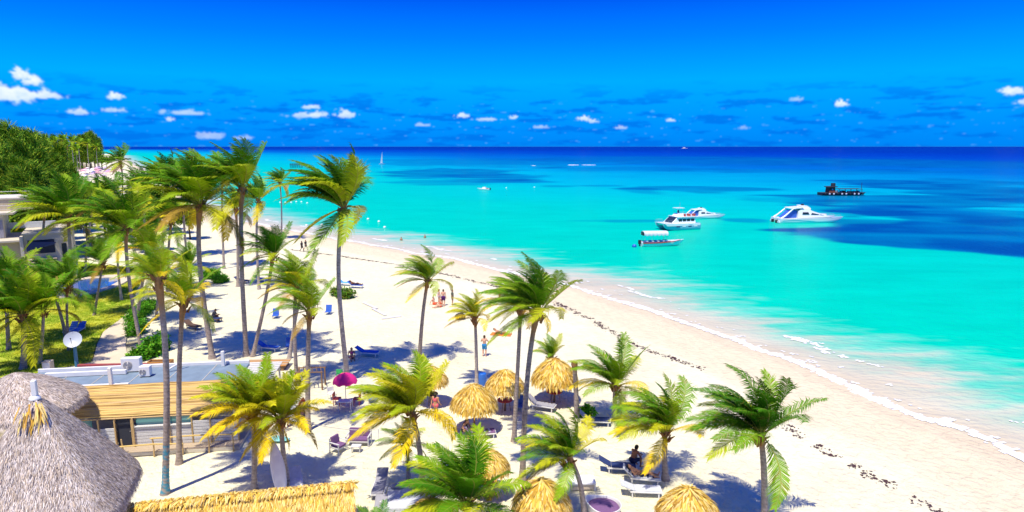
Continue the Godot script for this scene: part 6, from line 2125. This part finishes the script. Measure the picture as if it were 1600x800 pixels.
func build_people() -> void:
	var tan := Color(0.5, 0.25, 0.13)
	var fair := Color(0.62, 0.34, 0.22)
	var deep := Color(0.16, 0.06, 0.025)
	var blk := Color(0.015, 0.012, 0.012)
	var brown := Color(0.06, 0.03, 0.015)
	person("man in blue shorts standing with raised forearms, back turned, beside the short yellowing palm", "arms_up", Vector3(-2.26, 0.00, -50.44), 165, fair, {"hair": brown, "shorts": Color(0.02, 0.22, 0.5)}, 1.04)
	person("man in dark purple shorts standing beside the seated sunbathers", "stand", Vector3(-7.41, 0.00, -67.36), 170, fair, {"hair": brown, "shorts": Color(0.08, 0.01, 0.14)}, 1.06)
	person("woman in a pale bikini standing next to the man in purple shorts", "stand", Vector3(-7.99, 0.00, -68.22), 120, fair, {"long_hair": Color(0.3, 0.16, 0.05), "briefs": Color(0.5, 0.4, 0.5), "top": Color(0.5, 0.4, 0.5)}, 0.97)
	person("person sitting on the sand in orange-red swimwear, by the slim grey palm", "sit_sand", Vector3(-8.52, 0.00, -67.93), 60, fair, {"hair": brown, "shorts": Color(0.6, 0.08, 0.02)})
	person("person sitting on the sand in a red top, at the purple-shorted man's feet", "sit_sand", Vector3(-7.70, 0.00, -66.80), -50, fair, {"long_hair": Color(0.3, 0.05, 0.02), "briefs": Color(0.6, 0.1, 0.03), "top": Color(0.6, 0.1, 0.03)})
	person("slim person in grey-green standing apart from the sunbathers' group", "stand", Vector3(-6.47, 0.00, -67.65), 90, tan, {"hair": blk, "shirt": Color(0.12, 0.13, 0.09), "shorts": Color(0.2, 0.16, 0.1)})
	person("person in an orange top walking on the sand behind the crossing palms", "walk", Vector3(-1.35, 0.00, -69.40), -60, tan, {"hair": brown, "shirt": Color(0.7, 0.25, 0.05), "shorts": Color(0.4, 0.1, 0.03)})
	person("person in pale clothes walking behind the one in the orange top", "walk", Vector3(-0.72, 0.00, -70.61), -60, tan, {"hair": blk, "shirt": Color(0.5, 0.45, 0.4), "shorts": Color(0.3, 0.28, 0.22)})
	person("person in dark swimwear at the tide line beyond the long seaward frond", "walk", Vector3(5.18, 0.00, -75.56), 40, tan, {"hair": blk, "shorts": Color(0.02, 0.03, 0.1)})
	person("person in black on the damp sand, inland one of a walking couple", "walk", Vector3(-34.49, 0.00, -103.78), 70, deep, {"hair": blk, "shirt": Color(0.02, 0.02, 0.03), "shorts": Color(0.02, 0.02, 0.03)})
	person("person in black on the damp sand, seaward one of a walking couple", "walk", Vector3(-34.28, 0.00, -105.10), 70, tan, {"hair": blk, "shirt": Color(0.03, 0.02, 0.04), "shorts": Color(0.02, 0.02, 0.05)})
	person("person lying on the orange-yellow towel", "lie", Vector3(-1.00, 0.00, -56.61) + Vector3(0, 0.03, 0), 78, tan, {"hair": brown, "briefs": Color(0.1, 0.03, 0.2)})
	person("person in pink swimwear walking beside the thatched parasol", "walk", Vector3(-4.83, 0.00, -38.26), 160, tan, {"long_hair": blk, "briefs": Color(0.7, 0.12, 0.16), "top": Color(0.7, 0.12, 0.16)})
	person("dark-haired woman sitting on the violet striped lounger", "sit", Vector3(-2.89, 0.00, -35.72) + Vector3(0, 0.0, 0.1), 60, tan, {"long_hair": brown, "briefs": blk, "top": blk})
	person("bare-backed tanned man sitting bent forward on the navy lounger", "sit", Vector3(6.40, 0.00, -31.60) + Vector3(0, 0.02, -0.15), 125, Color(0.32, 0.12, 0.05), {"hair": blk, "shorts": Color(0.01, 0.015, 0.06)}, 1.05)
	person("sunbather in dark trunks reclining on the blue striped lounger", "lie", Vector3(6.60, 0.00, -30.42) + Vector3(0, 0.38, 0), 79, tan, {"hair": blk, "briefs": Color(0.01, 0.015, 0.06)})
	person("person in dark clothes sitting on the lounger by the biggest palm", "sit", Vector3(-29.50, 0.00, -61.18), 110, deep, {"hair": blk, "shirt": Color(0.03, 0.03, 0.05), "shorts": Color(0.02, 0.02, 0.04)})
	person("person in a pink top sitting on the sand beside the tall lone palm", "sit_sand", Vector3(-13.03, 0.00, -49.95), 20, tan, {"long_hair": blk, "top": Color(0.5, 0.06, 0.2), "briefs": Color(0.3, 0.02, 0.1)})
	person("person resting on the blue lounger beside the dark bush", "lie", Vector3(-19.12, 0.00, -76.27) + Vector3(0, 0.38, 0), 80, deep, {"hair": blk, "shorts": Color(0.05, 0.02, 0.06)})
	person("person in a purple shirt standing at the coloured surfboards", "stand", Vector3(-12.75, 0.00, -36.77), 40, tan, {"hair": blk, "shirt": Color(0.2, 0.05, 0.2), "shorts": Color(0.04, 0.04, 0.1)})
	person("person in a blue shirt standing inland of the coloured surfboards", "stand", Vector3(-13.83, 0.00, -36.95), 60, tan, {"hair": brown, "shirt": Color(0.03, 0.1, 0.4), "shorts": Color(0.3, 0.28, 0.24)})
	var k := 0
	for e in [Vector3(-20.89, -0.50, -119.54), Vector3(-16.88, -0.50, -122.96), Vector3(-50.33, -0.50, -138.83)]:
		person(["swimmer standing chest-deep beyond the slim grey palm, inshore one", "swimmer standing chest-deep beyond the slim grey palm, offshore one", "bather in the shallows behind the distant slender palm"][k], "stand", e + Vector3(0, -1.05, 0), 30.0 * k, tan, {"hair": blk, "shorts": blk}, 1.0, "bathers in the sea")
		k += 1


func build_offshore() -> void:
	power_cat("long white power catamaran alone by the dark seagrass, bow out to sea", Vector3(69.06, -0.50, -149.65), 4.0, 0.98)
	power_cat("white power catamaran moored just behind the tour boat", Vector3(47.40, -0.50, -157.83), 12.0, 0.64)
	tour_cat("pale blue and white tour catamaran with a mast, between the two other boats", Vector3(35.65, -0.50, -136.63), 200.0)
	taxi_boat("small open boat with a white ruffled canopy and red stripe", Vector3(26.69, -0.50, -113.21), 7.0)
	work_barge("dark rusty work barge with a funnel and cluttered deck", Vector3(120.31, -0.50, -234.00), 0.0)
	dinghy("tiny white motor dinghy alone in the middle of the bay", Vector3(-11.49, -0.50, -261.89), 160.0)
	var bl := MB.new()
	bl.ell(Vector3(0, 0.1, 0), Vector3(0.45, 0.45, 0.45), 10, Color.WHITE)
	single("mooring_buoy", bl, M.blue_plastic, "dark blue mooring ball off the stern of the canopied boat", "buoy", Vector3(21.60, -0.50, -111.73))
	var bm := MB.new()
	bm.ell(Vector3(0, 0.1, 0), Vector3(0.35, 0.3, 0.35), 8, Color.WHITE)
	var bmesh_ := bm.mesh()
	for e in [Vector3(-73.03, -0.50, -201.69), Vector3(-71.42, -0.50, -201.69), Vector3(-69.60, -0.50, -201.69), Vector3(-68.77, -0.50, -204.04), Vector3(-67.14, -0.50, -204.04), Vector3(-63.83, -0.50, -199.39), Vector3(-39.67, -0.50, -159.28), Vector3(-38.04, -0.50, -157.83), Vector3(-35.04, -0.50, -155.01), Vector3(-31.30, -0.50, -149.65), Vector3(-27.82, -0.50, -138.83), Vector3(-45.96, -0.50, -142.26), Vector3(-42.87, -0.50, -143.44), Vector3(9.71, -0.50, -278.44), Vector3(-2.46, -0.50, -274.11)]:
		single("swim_buoy", bmesh_, M.gelcoat, "small white swim-line buoy floating on the turquoise shallows", "buoy", e, 0, "white swim buoys")
	# sailing dinghy, jetty and a ship far out
	var s := thing("sailboat", "distant sailing dinghy with one tall white sail", "boat", Vector3(-128.72, -0.50, -640.28), 20, "")
	part("hull", hull(6.0, 1.8, 0.7, 0.3, 0.2), M.gelcoat, s)
	var ma := MB.new()
	ma.bar(Vector3(0.6, 0.5, 0), Vector3(0.6, 12.2, 0), 0.12, 6)
	part("mast", ma, M.steel, s)
	var sa := MB.new()
	slab(sa, [[0.4, 1.4], [0.4, 12.0], [-0.6, 7.0], [-1.6, 1.4]], -0.05, 0.05)
	part("sail", sa, M.white_paint, s)
	var j := thing("jetty", "distant dark timber jetty on piles beside the tall lone palm's crown", "jetty", Vector3(-181.31, -0.50, -542.82), 0)
	block(j, "deck", -5.0, 5.0, 2.2, 2.6, -1.5, 1.5, "hull_dark")
	for k in 6:
		for z in [-1.2, 1.2]: block(j, "pile", -4.7 + k * 1.88 - 0.15, -4.7 + k * 1.88 + 0.15, -1.0, 3.6, z - 0.15, z + 0.15, "hull_dark")
	block(j, "handrail", -5.0, 5.0, 3.5, 3.65, -1.45, -1.3, "hull_dark")
	var sh := thing("ship", "tiny white ship on the horizon", "ship", Vector3(1330, -0.5, -5000), 0)
	part("hull", hull(46.0, 9.0, 5.0, 0.2, 1.0), M.gelcoat, sh)
	block(sh, "superstructure", -14, 4, 5, 12, -3, 3, "gelcoat")
	block(sh, "funnel", -8, -5, 12, 16, -1.2, 1.2, "rust")
	# surf on the reef far out
	var f := MB.new()
	rng.seed = 55
	for e in [[Vector3(58.16, -0.50, -618.10), 5.0], [Vector3(73.46, -0.50, -618.10), 4.0], [Vector3(20.12, -0.50, -597.40), 2.0]]:
		for k in 60:
			var p: Vector3 = e[0] + Vector3(rng.randfn() * e[1] * 0.5, 0.06, rng.randfn() * e[1] * 0.35)
			var r: float = rng.randf_range(0.04, 0.12) * e[1]
			f.tri(p + Vector3(-r * 2.0, 0, r * 0.4), p + Vector3(r * 2.0, 0, r * 0.3), p + Vector3(r * 0.3, 0.3, -r * 0.6))
	var fo := part("surf", f, M.foam, self)
	fo.set_meta("kind", "stuff")
	tag(fo, "white surf breaking on the far reef", "surf")


func _ready() -> void:
	nz.seed = 4
	nz.frequency = 0.05
	nz.fractal_octaves = 4
	nf.seed = 9
	nf.frequency = 0.16
	nf.fractal_octaves = 3
	# camera
	var cam := Camera3D.new()
	cam.name = "camera"
	cam.position = Vector3(0, 17, 0)
	cam.rotation_degrees.x = -9.704
	cam.fov = 43.603
	cam.near = 0.5
	cam.far = 120000.0
	cam.current = true
	add_child(cam)
	# sky, sun, exposure
	var env := Environment.new()
	env.background_mode = Environment.BG_SKY
	var sky := Sky.new()
	var pan := PanoramaSkyMaterial.new()
	pan.panorama = make_sky()
	sky.sky_material = pan
	env.sky = sky
	env.tonemap_mode = Environment.TONE_MAPPER_LINEAR
	env.background_energy_multiplier = 0.92
	env.tonemap_exposure = 1.24
	env.sdfgi_enabled = true
	env.ssao_enabled = true
	env.ssil_enabled = true
	var we := WorldEnvironment.new()
	we.name = "world_environment"
	we.environment = env
	add_child(we)
	var sun := DirectionalLight3D.new()
	sun.name = "sun"
	sun.light_color = Color(1.0, 0.96, 0.88)
	sun.light_energy = 1.6
	sun.light_angular_distance = 0.5
	sun.shadow_enabled = true
	add_child(sun)
	sun.look_at_from_position(Vector3.ZERO, Vector3(0.15, -0.935, -0.32))
	materials()
	shore = PackedVector2Array([Vector2(31, 60), Vector2(30.2, -10), Vector2(29.6, -26), Vector2(28.93, -33.69), Vector2(27.87, -37.39), Vector2(26.05, -41.05), Vector2(24.45, -46.63), Vector2(23.18, -50.45), Vector2(20.31, -55.87), Vector2(16.38, -63.47), Vector2(11.79, -71.74), Vector2(6.58, -80.40), Vector2(0.00, -87.52), Vector2(-7.93, -97.63), Vector2(-15.95, -104.86), Vector2(-28.22, -116.29), Vector2(-43.72, -131.42), Vector2(-58.69, -145.86), Vector2(-77.05, -166.93), Vector2(-111.78, -219.37), Vector2(-174.37, -318.65), Vector2(-283.57, -497.33), Vector2(-389.93, -664.11), Vector2(-773.57, -1283.56), Vector2(-2400, -3400)])
	var c := PackedVector2Array()   # rounded a little
	for k in shore.size() - 1:
		c.append(shore[k])
		if k > 0 and k < shore.size() - 3:
			c.append(shore[k].cubic_interpolate(shore[k + 1], shore[k - 1], shore[k + 2], 0.5))
	c.append(shore[-1])
	shore = c
	build_ground()
	build_sea()
	build_hotel()
	build_beach_bar()
	build_thatch()
	build_yard()
	build_vegetation()
	build_beach_things()
	build_offshore()
	build_people()
